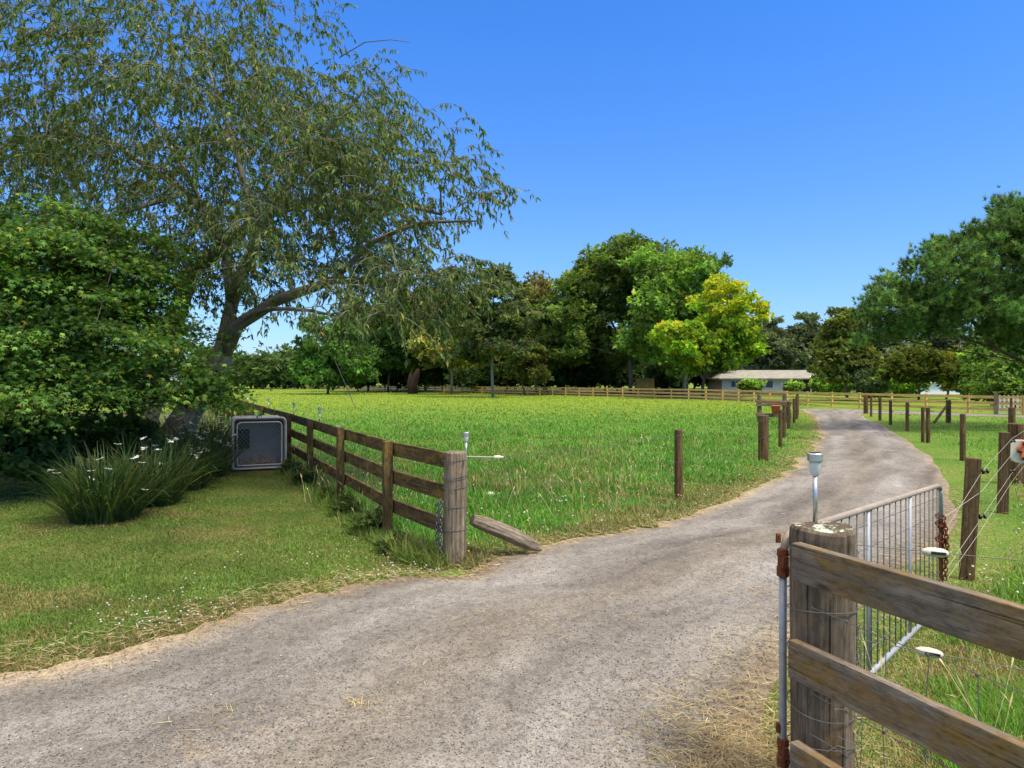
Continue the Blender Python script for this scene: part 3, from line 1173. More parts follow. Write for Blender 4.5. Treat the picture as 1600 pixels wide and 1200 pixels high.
ptree('brown_tree', 'brownish green tree between the pale-trunked conifer and the domed tree', 838, 96,
      [(838, 468, 34, 30), (825, 510, 40, 36), (850, 545, 40, 30)], C_OLIVE + [(.25, .19, .08, 2)], M['bark_grey'], 150, 30, 1.3, .6, 35, r_max=.35)
ptree('cypress_shrub', 'bushy yellow-green shrub under the brownish tree at the far fence', 820, 84,
      [(818, 560, 26, 26), (830, 580, 28, 18)], [(.11, .14, .035, 4), (.18, .17, .05, 2)], M['bark_dark'], 70, 30, .9, .45, 36, cat='shrub', r_max=.15)
ptree('round_tree', 'bright green rounded tree half hidden by hanging twigs of the weeping tree', 512, 92,
      [(515, 530, 48, 36), (490, 565, 34, 30), (545, 565, 46, 32), (515, 582, 60, 16)], [(.095, .20, .04, 4), (.135, .25, .05, 3)], M['bark_grey'], 150, 30, 1.2, .55, 37, r_max=.3)
belt = ptree('belt_tree', 'dark tree with a tall broad crown behind hanging twigs of the weeping tree', 640, 104,
             [(640, 510, 55, 36), (610, 540, 45, 30), (680, 535, 50, 32)], [(.085, .155, .040, 5), (.115, .185, .05, 3), (.15, .19, .06, 1)], M['bark_grey'], 170, 30, 1.6, .7, 38, group='dark belt trees behind the far fence', r_max=.4)
GB = 'dark belt trees behind the far fence'
ptree('slender_tree', 'olive grey tree left of the pale-trunked conifer', 705, 90,
      [(705, 500, 40, 34), (690, 540, 44, 30), (730, 545, 40, 26)], C_OLIVE, M['bark_pale'], 150, 30, 1.3, .6, 39, r_max=.3)
for i, (px, Y, sc, rz, lb) in enumerate([
        (575, 116, 1.1, 1.0, 'dark tree behind the bright green rounded tree'),
        (606, 108, .8, 5.5, 'dark low-branched tree right of the bright green rounded tree'),
        (665, 122, 1.25, 2.2, 'dark tree deepest in the belt, between two olive trees'),
        (745, 112, 1.15, 3.0, 'dark tree filling the gap behind the pale-trunked conifer'),
        (805, 116, 1.15, 4.1, 'dark tree behind the brownish green tree'),
        (880, 120, 1.05, 5.0, 'dark tree behind the left skirt of the domed tree'),
        (945, 118, .85, .4, 'dark tree behind the trunk of the domed tree'),
        (1015, 112, .8, 1.7, 'dark tree behind the ochre boards'),
        (1075, 105, .8, 2.9, 'dark tree behind the golden tree'), (1110, 122, .75, 3.7, 'dark tree closest to the house, behind the golden tree')]):
    copy_thing(belt, ((px - 800) / FPX * Y, Y, 0), rz, (sc, sc, sc * .95), lb + ', under its taller neighbours', GB)
low = ptree('undergrowth_shrub', 'dark low shrub under the domed tree behind the far fence', 905, 97,
            [(905, 585, 30, 18), (880, 590, 24, 12), (930, 590, 24, 12)], [(.05, .095, .03, 4), (.085, .125, .04, 2)], M['bark_dark'], 70, 26, 1.0, .5, 41, cat='shrub', group='low shrubs under the belt trees', r_max=.1)
for i, (px, Y, sc, rz, lb) in enumerate([
        (560, 108, 1.1, 1.1, 'dark low shrub under the rounded green tree'), (620, 112, 1.2, 2.0, 'dark low shrub under the hanging twigs, left of the split stump'),
        (690, 110, 1.2, 3.3, 'dark low shrub between the stump and the pale-trunked conifer'), (745, 100, 1.0, 4.0, 'dark low shrub beside the foot of the pale trunk'),
        (855, 104, 1.2, 5.2, 'dark low shrub under the brownish tree'), (965, 104, 1.2, .7, 'dark low shrub left of the ochre boards'),
        (1040, 92, .9, 1.5, 'dark low shrub right of the ochre boards'), (790, 108, 1.1, 2.6, 'dark low shrub behind the yellow-green bushy shrub'),
        (1084, 118, 1.9, 1.9, 'tall dark shrub between the golden tree trunk and the house'), (1112, 124, 1.9, 4.4, 'tall dark shrub behind the left end of the house')]):
    copy_thing(low, ((px - 800) / FPX * Y, Y, 0), rz, (sc, sc, sc), lb, 'low shrubs under the belt trees')

far = ptree('horizon_tree', 'small far green tree, nearest the weeping tree trunk on the left horizon', 392, 150,
            [(392, 578, 30, 15), (375, 585, 24, 11), (415, 584, 24, 11)], [(.085, .135, .045, 4), (.11, .16, .055, 2)], M['bark_dark'], 80, 24, 2.2, 1.1, 43, group='far trees on the left horizon', r_max=.3)
for px, Y, sc, rz, lb in [(425, 165, 1.2, 1.2, 'far green tree with a broad low crown left of the white vehicle'), (458, 200, 1.45, 2.4, 'far green tree behind the white vehicle'),
                          (476, 150, 1.2, 3.5, 'far green tree touching the bright rounded tree'), (345, 160, 1.3, 4.4, 'far green tree hidden by maple leaves'),
                          (60, 150, 1.4, .5, 'far green tree seen under the maple crown at the left edge'), (-40, 140, 1.5, 2.0, 'far green tree beyond the left edge'),
                          (160, 160, 1.3, 4.0, 'far green tree seen between the maple stems')]:
    copy_thing(far, ((px - 800) / FPX * Y, Y, 0), rz, (sc, sc, sc), lb, 'far trees on the left horizon')

# ---- around and behind the house
gum = ptree('gum_tree', 'grey-green gum tree with a loose tall crown behind the house', 1258, 150,
            [(1262, 520, 26, 24), (1240, 545, 30, 24), (1280, 550, 28, 24), (1262, 575, 34, 16)], C_GUM, M['bark_grey'], 130, 30, 1.7, .85, 45, group='gum trees behind the house', r_max=.35, shell=.3, bumpy=.3)
for px, Y, sc, rz, lb in [(1200, 150, .95, 2.0, 'grey-green gum tree just right of the golden tree'), (1170, 165, .9, 3.0, 'grey-green gum tree mostly behind the golden tree'),
                          (1225, 160, .8, 1.0, 'shorter grey-green gum tree above the middle of the roof'), (1345, 150, .95, 4.0, 'grey-green gum tree behind the brown-green roadside tree'),
                          (1385, 140, .85, 5.0, 'grey-green gum tree behind the grey roofed shed'), (1470, 140, .9, 5.6, 'grey-green gum tree behind the yellow-leaved trees under the pine'),
                          (1560, 130, .9, .6, 'grey-green gum tree behind the dark shrubs at the right edge')]:
    copy_thing(gum, ((px - 800) / FPX * Y, Y, 0), rz, (sc, sc, sc), lb, 'gum trees behind the house')
ptree('roadside_tree', 'brown-green tall tree with a grey trunk right of the house', 1323, 62,
      [(1322, 510, 24, 26), (1312, 545, 34, 28), (1340, 560, 32, 24), (1300, 575, 34, 18), (1335, 585, 30, 12)],
      [(.17, .21, .05, 4), (.24, .24, .06, 3), (.12, .17, .04, 2)], M['bark_pale'], 190, 30, .8, .4, 46, r_max=.24, bumpy=.28, flat=.4)
ptree('pale_willow', 'pale feathery green small tree left of the grey shed roof', 1358, 60,
      [(1356, 592, 18, 14), (1362, 602, 20, 12)], [(.16, .21, .09, 4), (.12, .17, .07, 3)], M['bark_dark'], 60, 30, .6, .32, 47, r_max=.1)
ptree('yellow_green_tree', 'small yellow-green tree under the left end of the pine', 1435, 58,
      [(1432, 562, 32, 18), (1415, 580, 28, 16), (1450, 580, 30, 16)], [(.10, .13, .022, 4), (.16, .165, .025, 3), (.07, .10, .02, 2)], M['bark_dark'], 120, 30, .7, .36, 48, r_max=.16)
ptree('yellow_tree', 'small yellow-flecked tree under the middle of the pine', 1478, 66,
      [(1478, 572, 26, 22), (1492, 590, 22, 14)], [(.20, .19, .025, 4), (.13, .145, .022, 4)], M['bark_dark'], 90, 30, .7, .36, 49, r_max=.14)
dk = ptree('dark_shrub', 'tall dark evergreen shrub by the white picket fence', 1585, 44,
           [(1585, 590, 34, 34), (1560, 605, 28, 24), (1605, 570, 34, 40)], C_DARK, M['bark_dark'], 130, 32, .55, .3, 50, cat='shrub', r_max=.14, group='dark shrubs at the right')
for px, Y, sc, rz, lb in [(1525, 56, .95, 1.0, 'dark evergreen shrub left of the picket fence, under the pine'), (1640, 46, 1.1, 2.2, 'dark evergreen shrub past the right edge behind the pickets')]:
    copy_thing(dk, ((px - 800) / FPX * Y, Y, 0), rz, (sc, sc, sc), lb, 'dark shrubs at the right')
hs_ = ptree('house_shrub', 'round dark shrub against the house wall between its windows', 1172, 98,
            [(1172, 602, 16, 9)], C_MID, M['bark_dark'], 36, 24, .6, .36, 51, cat='shrub', r_max=.06, group='shrubs by the house')
for px, Y, sc, rz, lb in [(1240, 97, .8, 1.0, 'small bright shrub left of the house porch'), (1290, 90, 1.2, 2.0, 'dark shrub right of the porch under the brown-green tree'),
                          (1310, 84, 1.2, 2.6, 'dark shrub at the foot of the brown-green tree'), (1408, 74, 1.5, 3.6, 'dark shrub in front of the white shed wall'), (1385, 78, 1.4, 4.6, 'dark shrub under the grey shed roof')]:
    copy_thing(hs_, ((px - 800) / FPX * Y, Y, 0), rz, (sc, sc, sc), lb, 'shrubs by the house')


# ---- the pine on the right
def pine_tree():
    r = np.random.default_rng(61)
    Y = 25.0
    base = np.array([(1700 - 800) / FPX * Y, Y + 1, 0])
    root = thing('pine_tree', base, 'large spreading pine with dark needles and bare lower boughs at the right edge', 'tree')
    L = lambda *pp: [W(*p) for p in pp]
    limbs = [
        [base] + L((1690, 640, 26), (1665, 595, 26), (1600, 566, 25.5), (1555, 545, 25.2), (1510, 530, 25), (1450, 500, 24.6)),
        L((1690, 640, 26), (1690, 540, 26), (1670, 440, 26), (1650, 350, 26)),
        L((1600, 566, 25.5), (1540, 555, 24.5), (1470, 545, 24), (1410, 530, 23.8)),
        L((1690, 540, 26), (1600, 480, 26), (1520, 430, 26), (1450, 420, 25.5)),
        L((1670, 440, 26), (1600, 380, 25), (1550, 350, 24.5)),
        L((1555, 545, 25.2), (1500, 480, 24.5), (1430, 450, 24)),
    ]
    blobs = [(W(1570, 420, 25.2), (2.7, 2.7, 1.9)), (W(1470, 450, 24.8), (1.9, 2.2, 1.4)), (W(1400, 480, 24.4), (1.25, 1.5, .95)), (W(1510, 500, 24.5), (2.0, 2.2, .75)),
             (W(1600, 350, 25.6), (1.5, 1.8, 1.1)), (W(1660, 430, 26), (2.6, 2.6, 2.2)), (W(1385, 520, 24.6), (.9, .9, .35)), (W(1600, 520, 25), (1.6, 1.8, .4))]
    na, per = 640, 22
    A, D = blob_samples(blobs, na, .45, r, .12)
    P, par, tips = grow(limbs, A, .6, .04, r)
    mb, rad = limb_mesh(P, par, .011, .30, 2.5)
    mb.build('trunk', M['bark_pine'], root, smooth=True)
    n = na * per
    k = np.repeat(np.arange(na), per)
    C = A[k] + r.normal(0, 1, (n, 3)) * np.array([.20, .20, .15])
    out = nrm_rows(D[k] * np.array([.7, .7, .3]) + np.array([0, 0, .75]) + r.normal(0, .35, (n, 3)))
    az = np.arctan2(out[:, 1], out[:, 0])
    el = np.arcsin(np.clip(out[:, 2], -1, 1))
    R = rot_mats(az, el, r.uniform(0, 6.28, n))
    sz = r.uniform(.14, .24, n)
    tc = tints(n, [(.085, .160, .040, 5), (.120, .205, .048, 3), (.19, .29, .060, 2.2)], .16, r)
    tc *= np.exp(r.normal(0, .32, na))[k][:, None]
    v, f = scatter(C, R, np.stack([sz * .8, sz * 1.15, sz * .8], -1), *TUFT)
    mesh_obj('crown', v, f, M['needle'], root, tint=np.repeat(tc, len(TUFT[0]), 0))


pine_tree()

# dark shrubs under the maple
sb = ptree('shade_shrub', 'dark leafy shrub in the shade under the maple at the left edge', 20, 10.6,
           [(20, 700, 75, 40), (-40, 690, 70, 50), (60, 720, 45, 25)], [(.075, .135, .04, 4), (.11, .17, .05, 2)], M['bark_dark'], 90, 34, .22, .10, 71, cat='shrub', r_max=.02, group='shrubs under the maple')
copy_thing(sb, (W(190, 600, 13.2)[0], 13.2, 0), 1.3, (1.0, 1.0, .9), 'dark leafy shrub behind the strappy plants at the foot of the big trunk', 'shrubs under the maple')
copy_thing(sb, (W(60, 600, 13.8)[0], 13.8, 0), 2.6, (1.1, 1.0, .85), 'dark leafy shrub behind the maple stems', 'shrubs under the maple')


# ------------------------------------------------------------------ fences
def round_post(mb, x, y, h, rad, lean=(0, 0), n=14, taper=.94, chamfer=.012):
    pts, rr = [], []
    for t in (-.02, .25, .5, .75, 1 - chamfer / h, 1.0):
        pts.append((x + lean[0] * t, y + lean[1] * t, h * t))
        rr.append(rad * (1 - (1 - taper) * t) * (1 + random.uniform(-.012, .012)))
    rr[-1] -= chamfer
    mb.tube(pts, rr, n)


def left_fence():
    root = thing('rail_fence', (*STRAIN, 0), 'dark brown three-rail timber fence running from the round corner post to behind the kennel', 'fence')
    mb = MB()
    round_post(mb, STRAIN[0], STRAIN[1], 1.075, .115, (.01, 0), 18)
    mb.build('corner_post', M['post_wood'], root, smooth=False, bevel=.006)
    for k, p in enumerate(LFENCE[1:]):
        mb = MB()
        q = p + np.array([-.045 * .9, -.045 * .44])
        mb.beam((*q, -.02), (*(q + np.array([random.uniform(-.01, .01)] * 2)), 1.075 + random.uniform(-.01, .012)), .10, .085, up=(*FD, 0))
        mb.build('post', M['fence_wood'], root, bevel=.006 if k < 6 else 0)
    side = np.array([.9, .437]) * .042
    for zt in (1.06, .745, .42):
        for k in range(0, len(LFENCE) - 1, 2):
            mb = MB()
            a = LFENCE[k] if k else STRAIN + np.array([-.09, .06])
            b = LFENCE[min(k + 2, len(LFENCE) - 1)]
            m_ = LFENCE[min(k + 1, len(LFENCE) - 1)]
            a2 = a + side if k else a
            if k == 0:
                mb.beam((*a2, zt - .075), (*(m_ + side), zt - .075), .04, .15)
                mb.beam((*(m_ + side), zt - .075 + .002), (*(b + side - FD * .003), zt - .077), .041, .15)
            else:
                mb.beam((*(a2), zt - .075 + random.uniform(-.008, .008)), (*(b + side - FD * .003), zt - .075 + random.uniform(-.008, .008)), .04, .15)
            mb.build('rail', M['fence_wood'], root, bevel=.005 if k < 6 else 0)
    # wire netting inside the rails
    mb = MB()
    s2 = side * 1.75
    L0, L1 = LFENCE[0] + np.array([.02, .1]), LFENCE[8]
    for z in (.10, .22, .36, .52, .68, .86):
        mb.tube([(*L0, z), (*(LFENCE[1] + s2), z), (*(L1 + s2), z)], .0016, 4)
    for k in range(120):
        t = k * .16
        p = LFENCE[1] + FD * t + s2
        mb.tube([(*p, .05), (*(p + np.random.default_rng(k).normal(0, .01, 2)), .9)], .0014, 4)
    mb.build('wire_netting', M['wire'], root)
    # outrigger rods that carry the electric wire on the paddock side
    for (p, z) in [(STRAIN + np.array([.10, .05]), 1.02), (LFENCE[3] + FD * -.3 + side, .98), (LFENCE[4] + side, .98)]:
        mb = MB()
        e = p + np.array([.27, .03])
        mb.tube([(*p, z), (*e, z - .01)], .006, 6)
        rod = mb.build('outrigger', M['rope'], root)
        mb = MB()
        mb.lathe((*e, z - .01), [(.006, 0), (.016, .01), (.018, .05), (.009, .09), (.004, .10)], 10, axis=(1, .1, 0))
        mb.build('insulator', M['white_plastic'], rod)
    # wire wraps round the corner post
    for z in (.99, .84, .82, .74, .56, .33):
        mb = MB()
        pts = [(STRAIN[0] + .118 * math.cos(a), STRAIN[1] + .118 * math.sin(a), z + .008 * math.sin(a + z * 9)) for a in np.linspace(0, 6.28, 20)[:-1]]
        mb.tube(pts, .0028, 5, closed=True)
        mb.build('wire_wrap', M['wire'], root)


left_fence()


def chain_mesh(mb, pts, link=.034, wire=.0038):
    """chain of links along a polyline"""
    pts = [np.asarray(p, float) for p in pts]
    seg = [np.linalg.norm(b - a) for a, b in zip(pts[:-1], pts[1:])]
    tot = sum(seg)
    n = int(tot / (link * .72))
    for i in range(n):
        s = (i + .5) / n * tot
        k = 0
        while k < len(seg) - 1 and s > seg[k]:
            s -= seg[k]
            k += 1
        c = pts[k] + (pts[k + 1] - pts[k]) * (s / seg[k])
        d = nrm(pts[k + 1] - pts[k])
        a = nrm(np.cross(d, (.3, .9, .2)))
        b = np.cross(d, a)
        s_ = a if i % 2 else b
        ring = []
        for q in range(10):
            an = 2 * math.pi * q / 10
            ring.append(c + d * math.cos(an) * link * .5 + s_ * math.sin(an) * link * .30)
        mb.tube(ring, wire, 5, closed=True)


mb = MB()
cx, cy = STRAIN[0] - .135, STRAIN[1] - .035
chain_mesh(mb, [(cx - .02, cy, .60), (cx - .03, cy - .01, .35), (cx - .025, cy - .005, .20)], .045, .005)
chain_mesh(mb, [(cx + .015, cy - .02, .63), (cx + .01, cy - .03, .4), (cx + .005, cy - .03, .10)], .045, .005)
o = mb.build('chain', M['chain'], smooth=True, org=(cx, cy, .1))
tag(o, 'doubled grey chain hanging beside the round corner post', 'chain')

# brace log leaning to the ground beside the corner post
mb = MB()
p0, p1 = np.array([STRAIN[0] + .16, STRAIN[1] + .10, .40]), np.array([.30, 7.12, .035])
pts = [p0 + (p1 - p0) * t + np.array([0, 0, .02 * math.sin(t * 3.1)]) for t in np.linspace(0, 1, 15)]
mb.tube(pts, [.055, .066, .071, .076, .074, .079, .077, .080, .078, .080, .073, .070, .057, .040, .014], 14)
lr = np.random.default_rng(12)
ring = lr.normal(0, .004, 14)
for i_ in range(len(mb.v)):
    c_ = pts[i_ // 14]
    dv_ = mb.v[i_] - c_
    mb.v[i_] = c_ + dv_ * (1 + (ring[i_ % 14] + lr.normal(0, .0015)) / .07)
o = mb.build('timber_log', M['log_wood'], smooth=False, org=(p1[0], p1[1], 0))
tag(o, 'grey tapered log sloping from the round corner post down to the grass', 'log')


def solar_light(p, head=.33, label='', sc=1.0, group='solar stake lights'):
    p = np.asarray(p, float)
    root = thing('solar_light', p, label, 'solar light', group)
    h = head
    mb = MB()
    mb.tube([p + (0, 0, -.0), p + (0, 0, h * .70)], .0095 * sc, 12)
    mb.build('stake', M['bright_steel'], root, smooth=True)
    mb = MB()
    mb.lathe(p + (0, 0, h * .70), [(.012 * sc, 0), (.020 * sc, .012 * sc), (.024 * sc, .05 * sc), (.025 * sc, .062 * sc)], 18)
    mb.build('lens', M['lens'], root, smooth=True)
    mb = MB()
    mb.lathe(p + (0, 0, h * .70 + .062 * sc), [(.030 * sc, 0), (.032 * sc, .004), (.032 * sc, .032 * sc), (.029 * sc, .036 * sc)], 20)
    cap = mb.build('cap', M['bright_steel'], root, bevel=.001)
    mb = MB()
    mb.beam(p + (-.018 * sc, 0, h * .70 + .100 * sc), p + (.018 * sc, 0, h * .70 + .100 * sc), .036 * sc, .003)
    mb.build('solar_panel', M['black_plastic'], cap)
    return root


solar_light((STRAIN[0] + .105, STRAIN[1] + .09, .98), .25, 'steel solar light behind the round corner post of the brown rail fence')
for k, lb in [(2.98, 'steel solar light on the brown fence rail, first beyond the corner post one'),
              (4.15, 'steel solar light on the brown fence rail above the kennel corner'),
              (5.9, 'far small solar light on the brown fence rail above the kennel roof'),
              (8.2, 'farthest small solar light on the brown fence, near the maple leaves')]:
    q = LFENCE[1] + FD * 2.4 * (k - 1.0) + np.array([.1, .04])
    solar_light((*q, 1.0), .27, lb, 1.0)


def far_fence():
    pts = catmull(FAR_FENCE, 400)
    cum = np.r_[0, np.cumsum(np.linalg.norm(np.diff(pts, axis=0), axis=1))]
    root = thing('paddock_fence', (*FAR_FENCE[1], 0), 'long tan three-rail timber fence across the far side of the paddock', 'fence')
    L = cum[-1]
    n = int(L / 2.45)
    PP = np.stack([np.interp(np.linspace(0, L, n + 1), cum, pts[:, k]) for k in (0, 1)], -1)
    H = .98
    for i, p in enumerate(PP[:96]):
        d = nrm(np.r_[PP[min(i + 1, n)] - PP[max(i - 1, 0)], 0])
        mb = MB()
        mb.beam((*p, -.02), (*p, H + random.uniform(0, .06)), .11, .10, up=d)
        mb.build('post', M['far_wood'], root)
    for zt in (H, .66, .34):
        for k in range(0, n, 10):
            mb = MB()
            for i in range(k, min(k + 10, n)):
                a, b = PP[i], PP[i + 1]
                d = nrm(np.r_[b - a, 0])
                s = np.array([-d[1], d[0]]) * .072
                if s[1] > 0: s = -s
                mb.beam((*(a + s + d[:2] * .002), zt - .075), (*(b + s - d[:2] * .002), zt - .075 + random.uniform(-.01, .01)), .035, .145)
            mb.build('rail', M['far_wood'], root)


far_fence()


def wire_fence(name, label, posts, wires, sag=.01, insul=True):
    """posts: (x,y,h,rad,leanx,square)"""
    root = thing(name, (posts[0][0], posts[0][1], 0), label, 'fence')
    for (x, y, h, rd, ln, sq) in posts:
        mb = MB()
        if sq:
            mb.beam((x, y, -.02), (x + ln, y, h), rd * 2, rd * 1.7, up=(.3, 1, 0))
            mb.build('post', M['stake_wood'], root, bevel=.006)
        else:
            round_post(mb, x, y, h, rd, (ln, 0))
            mb.build('post', M['stake_wood'], root, bevel=.004)
    for zf in wires:
        pp = []
        for (x, y, h, rd, ln, sq) in posts:
            pp.append((x + ln * zf + rd + .012, y - .01, h * zf))
        path = []
        for a, b in zip(pp[:-1], pp[1:]):
            a, b = np.array(a), np.array(b)
            for t in (0, .33, .66):
                path.append(a + (b - a) * t - np.array([0, 0, sag * 4 * t * (1 - t)]))
        path.append(np.array(pp[-1]))
        mb = MB()
        mb.tube(path, .0015, 4)
        mb.build('wire', M['wire'], root)
        if insul:
            for a in pp[1:-1]:
                mb = MB()
                mb.lathe(np.array(a) - (.014, 0, 0), [(.018, 0), (.018, .01), (.008, .014), (.008, .026), (.016, .03), (.016, .036)], 8, axis=(1, 0, 0))
                mb.build('insulator', M['black_plastic'], root)
    return root


wire_fence('wire_fence', 'sparse wire fence of brown stakes along the left edge of the drive',
           [(2.46, 10.4, 1.03, .062, .0, False), (5.50, 15.4, 1.0, .115, .0, False), (7.05, 18.5, 1.0, .05, 0, False), (8.35, 21.6, 1.02, .055, 0, False), (10.1, 25.7, 1.0, .06, 0, False),
            (11.7, 29.2, 1.02, .06, 0, False), (12.95, 32, 1.05, .065, 0, False), (14.6, 36, 1.08, .075, 0, False)], (.92, .55))
mb = MB()
a, b = np.array([STRAIN[0] + .42, STRAIN[1] + .08, 1.0]), np.array([2.46 + .07, 10.39, .95])
mb.tube([a + (b - a) * t - np.array([0, 0, .08 * t * (1 - t)]) for t in np.linspace(0, 1, 7)], .0013, 4)
mb.tube([np.array([STRAIN[0] + .1, STRAIN[1] + .1, .55]), np.array([2.53, 10.39, .57])], .0013, 4)
o = mb.build('fence_wire', M['wire'], org=(a[0], a[1], 1.0))
tag(o, 'thin wire strung from the round corner post to the first brown stake', 'wire')

row = [(9.86, 15.4, 1.03, .06, .0, False), (11.7, 19.8, 1.0, .058, .0, False), (13.7, 24.4, 1.0, .06, 0, False), (15.0, 27.9, .98, .06, 0, False), (16.15, 30.9, 1.02, .065, 0, False), (17.5, 34.3, 1.0, .055, 0, False), (18.9, 37.6, .92, .12, 0, False)]
wire_fence('wire_fence', 'row of brown stakes with wires along the right edge of the drive bend', row, (.9, .55))
rb = wire_fence('wire_fence', 'short wire fence with a slanting brace across the grass right of the drive',
                [(11.7, 19.8 + .25, 1.0, .05, 0, False), (18.1, 29.2, .95, .10, 0, False), (23.4, 33.0, .95, .06, 0, False)], (.85,))
mb = MB()
mb.tube([(17.95, 29.1, .70), (15.6, 26.0, .22)], .05, 8)
mb.build('brace', M['stake_wood'], rb)


# near right: rope fence and reel
def rope_fence():
    P1, P2, P3 = (4.0, 6.2), (6.48, 9.3), (8.52, 11.9)
    root = thing('rope_fence', (*P1, 0), 'electric rope fence of brown stakes beyond the open gate', 'fence')
    for (x, y), h, rd, ln in ((P1, 1.07, .058, .065), (P2, 1.07, .062, .03)):
        mb = MB()
        mb.beam((x, y, -.02), (x + ln, y, h), rd * 2, rd * 1.7, up=(.55, 1, 0))
        mb.build('post', M['stake_wood'], root, bevel=.008)
    mb = MB()
    round_post(mb, *P3, 1.03, .125)
    mb.build('strainer_post', M['stake_wood'], root, bevel=.006)
    mb = MB()
    round_post(mb, 14.2, 20.0, 1.0, .09)
    mb.build('strainer_post', M['stake_wood'], root, bevel=.006)
    ge = np.array([3.34, 5.5])
    for zz, gz in ((.965, .51), (.78, .66), (.53, .20), (.42, .12)):
        a = np.array([P1[0] + .085 + .05 * zz, P1[1] - .02, zz])
        b = np.array([P2[0] + .10, P2[1] - .03, zz + (.02 if zz > .9 else .0)])
        c = np.array([P3[0] + .14, P3[1] - .1, zz])
        e = np.array([14.3, 19.9, zz * .95])
        mb = MB()
        mb.tube([(*ge, gz), a, b, c, e], .0018, 5)
        mb.build('rope', M['rope'], root)
    for (x, y), ln in ((P1, .065), (P2, .03)):
        for z in (.955, .56):
            mb = MB()
            c = np.array([x + ln * z + .055, y - .035, z])
            mb.lathe(c, [(.024, 0), (.024, .012), (.010, .016), (.010, .034), (.022, .038), (.020, .050), (.008, .054)], 10, axis=(1, -.2, .1))
            mb.build('insulator', M['black_plastic'], root)


rope_fence()


def reel():
    c = W(1593, 705, 9.9)
    root = thing('fence_reel', c, 'white round fence-tape reel with orange winding arm hanging at the right edge', 'reel')
    ax = nrm((-.35, -1, .05))
    s = nrm(np.cross(ax, (0, 0, 1)))
    u = np.cross(s, ax)
    for name, h, r_ in (('side_disc', .05, .165), ('side_disc', -.06, .165)):
        mb = MB()
        mb.lathe(c + ax * h, [(r_ * .96, 0), (r_, .004), (r_, .012), (r_ * .93, .016), (r_ * .5, .012)], 28, axis=ax)
        mb.build(name, M['white_plastic'], root, smooth=False)
    mb = MB()
    mb.lathe(c - ax * .055, [(.10, 0), (.125, .02), (.125, .09), (.10, .104)], 20, axis=ax)
    mb.build('spool', M['rope'], root)
    mb = MB()
    mb.beam(c + ax * .085 - s * .04 + u * .15, c + ax * .085 - s * .02 - u * .12, .07, .02, up=ax)
    mb.beam(c + ax * .086 + s * .06 + u * .05, c + ax * .086 - s * .10 + u * .0, .05, .02, up=ax)
    arm = mb.build('winding_arm', M['orange_plastic'], root, bevel=.006)
    for q in (u * .11 - s * .03, -u * .10 - s * .02, u * -.0 + s * .03):
        mb = MB()
        mb.lathe(c + ax * .09 + q, [(.022, 0), (.026, .01), (.026, .05), (.015, .06)], 12, axis=ax)
        mb.build('knob', M['black_plastic'], arm)
    mb = MB()
    mb.tube([c + u * .0, c + u * .17, c + u * .20 - ax * -.02 + s * .04, c + u * .19 - ax * .1 + s * .06], .009, 6)
    mb.build('hook', M['rust'], root)


reel()


# ---- the rail pen with the red bucket
def pen():
    Y = 29.5
    root = thing('rail_pen', W(1187, 655, Y) * np.array([1, 1, 0]), 'dark weathered rail hurdle in the paddock corner beside the drive', 'rail hurdle')
    for px, top in ((1186.5, 616), (1226, 615), (1233, 640)):
        p = W(px, 600, Y)
        mb = MB()
        round_post(mb, p[0], Y, CAM_H - (top - HOR) / FPX * Y, .095, n=10)
        mb.build('post', M['grey_wood'], root)
    for y0, y1, hh, dy in ((627.5, 629, .13, -.13), (632.5, 633, .09, -.12), (648, 650, .16, -.13)):
        a, b = W(1179.5, y0, Y), W(1234, y1, Y)
        mb = MB()
        mb.beam((a[0], Y + dy, a[2]), (b[0], Y + dy, b[2]), .06, hh)
        mb.build('rail', M['grey_wood'], root, bevel=.01)
    c = W(1212, 640, Y - .36)
    br = thing('feed_bucket', c, 'faded red feed bucket hanging on the dark rail hurdle', 'bucket')
    mb = MB()
    mb.lathe(c - (0, 0, .19), [(.13, 0), (.19, .33), (.21, .34), (.21, .36), (.185, .36), (.13, .04)], 20)
    mb.build('body', M['red_plastic'], br, smooth=True)
    mb = MB()
    mb.tube([c + np.array([.2 * math.cos(t), 0, .14 + .22 * math.sin(t)]) for t in np.linspace(0, math.pi, 9)], .008, 6)
    mb.build('handle', M['wire'], br)


pen()


# ---- gate post, near boards, gate
GP = np.array([1.30, 2.95])
BA, BB = np.array([1.132, 2.85]), np.array([1.476, 2.03])
BD = nrm(BB - BA)
BN = np.array([BD[1], -BD[0]])
if BN[0] > 0: BN = -BN          # towards the left / camera


def lichen_mat():
    m, nt, out = new_mat('post_top_with_lichen')
    p = pos(nt)
    n1 = noise(nt, p, 16, 6, 0.7)
    n2 = noise(nt, p, 90, 4, 0.7)
    c = ramp(nt, n2, [(.3, (.045, .032, .022)), (.7, (.17, .13, .09))])
    g = mix(nt, 1.0, ramp(nt, n1, [(.51, 0), (.57, 1)]), ramp(nt, n2, [(.36, 0), (.46, 1)]), 'MULTIPLY')
    c = mix(nt, g, c, (.55, .60, .47))
    principled(nt, out, c, .95, .1, 0, bump(nt, n2, .8, .01))
    return m


M['lichen'] = lichen_mat()


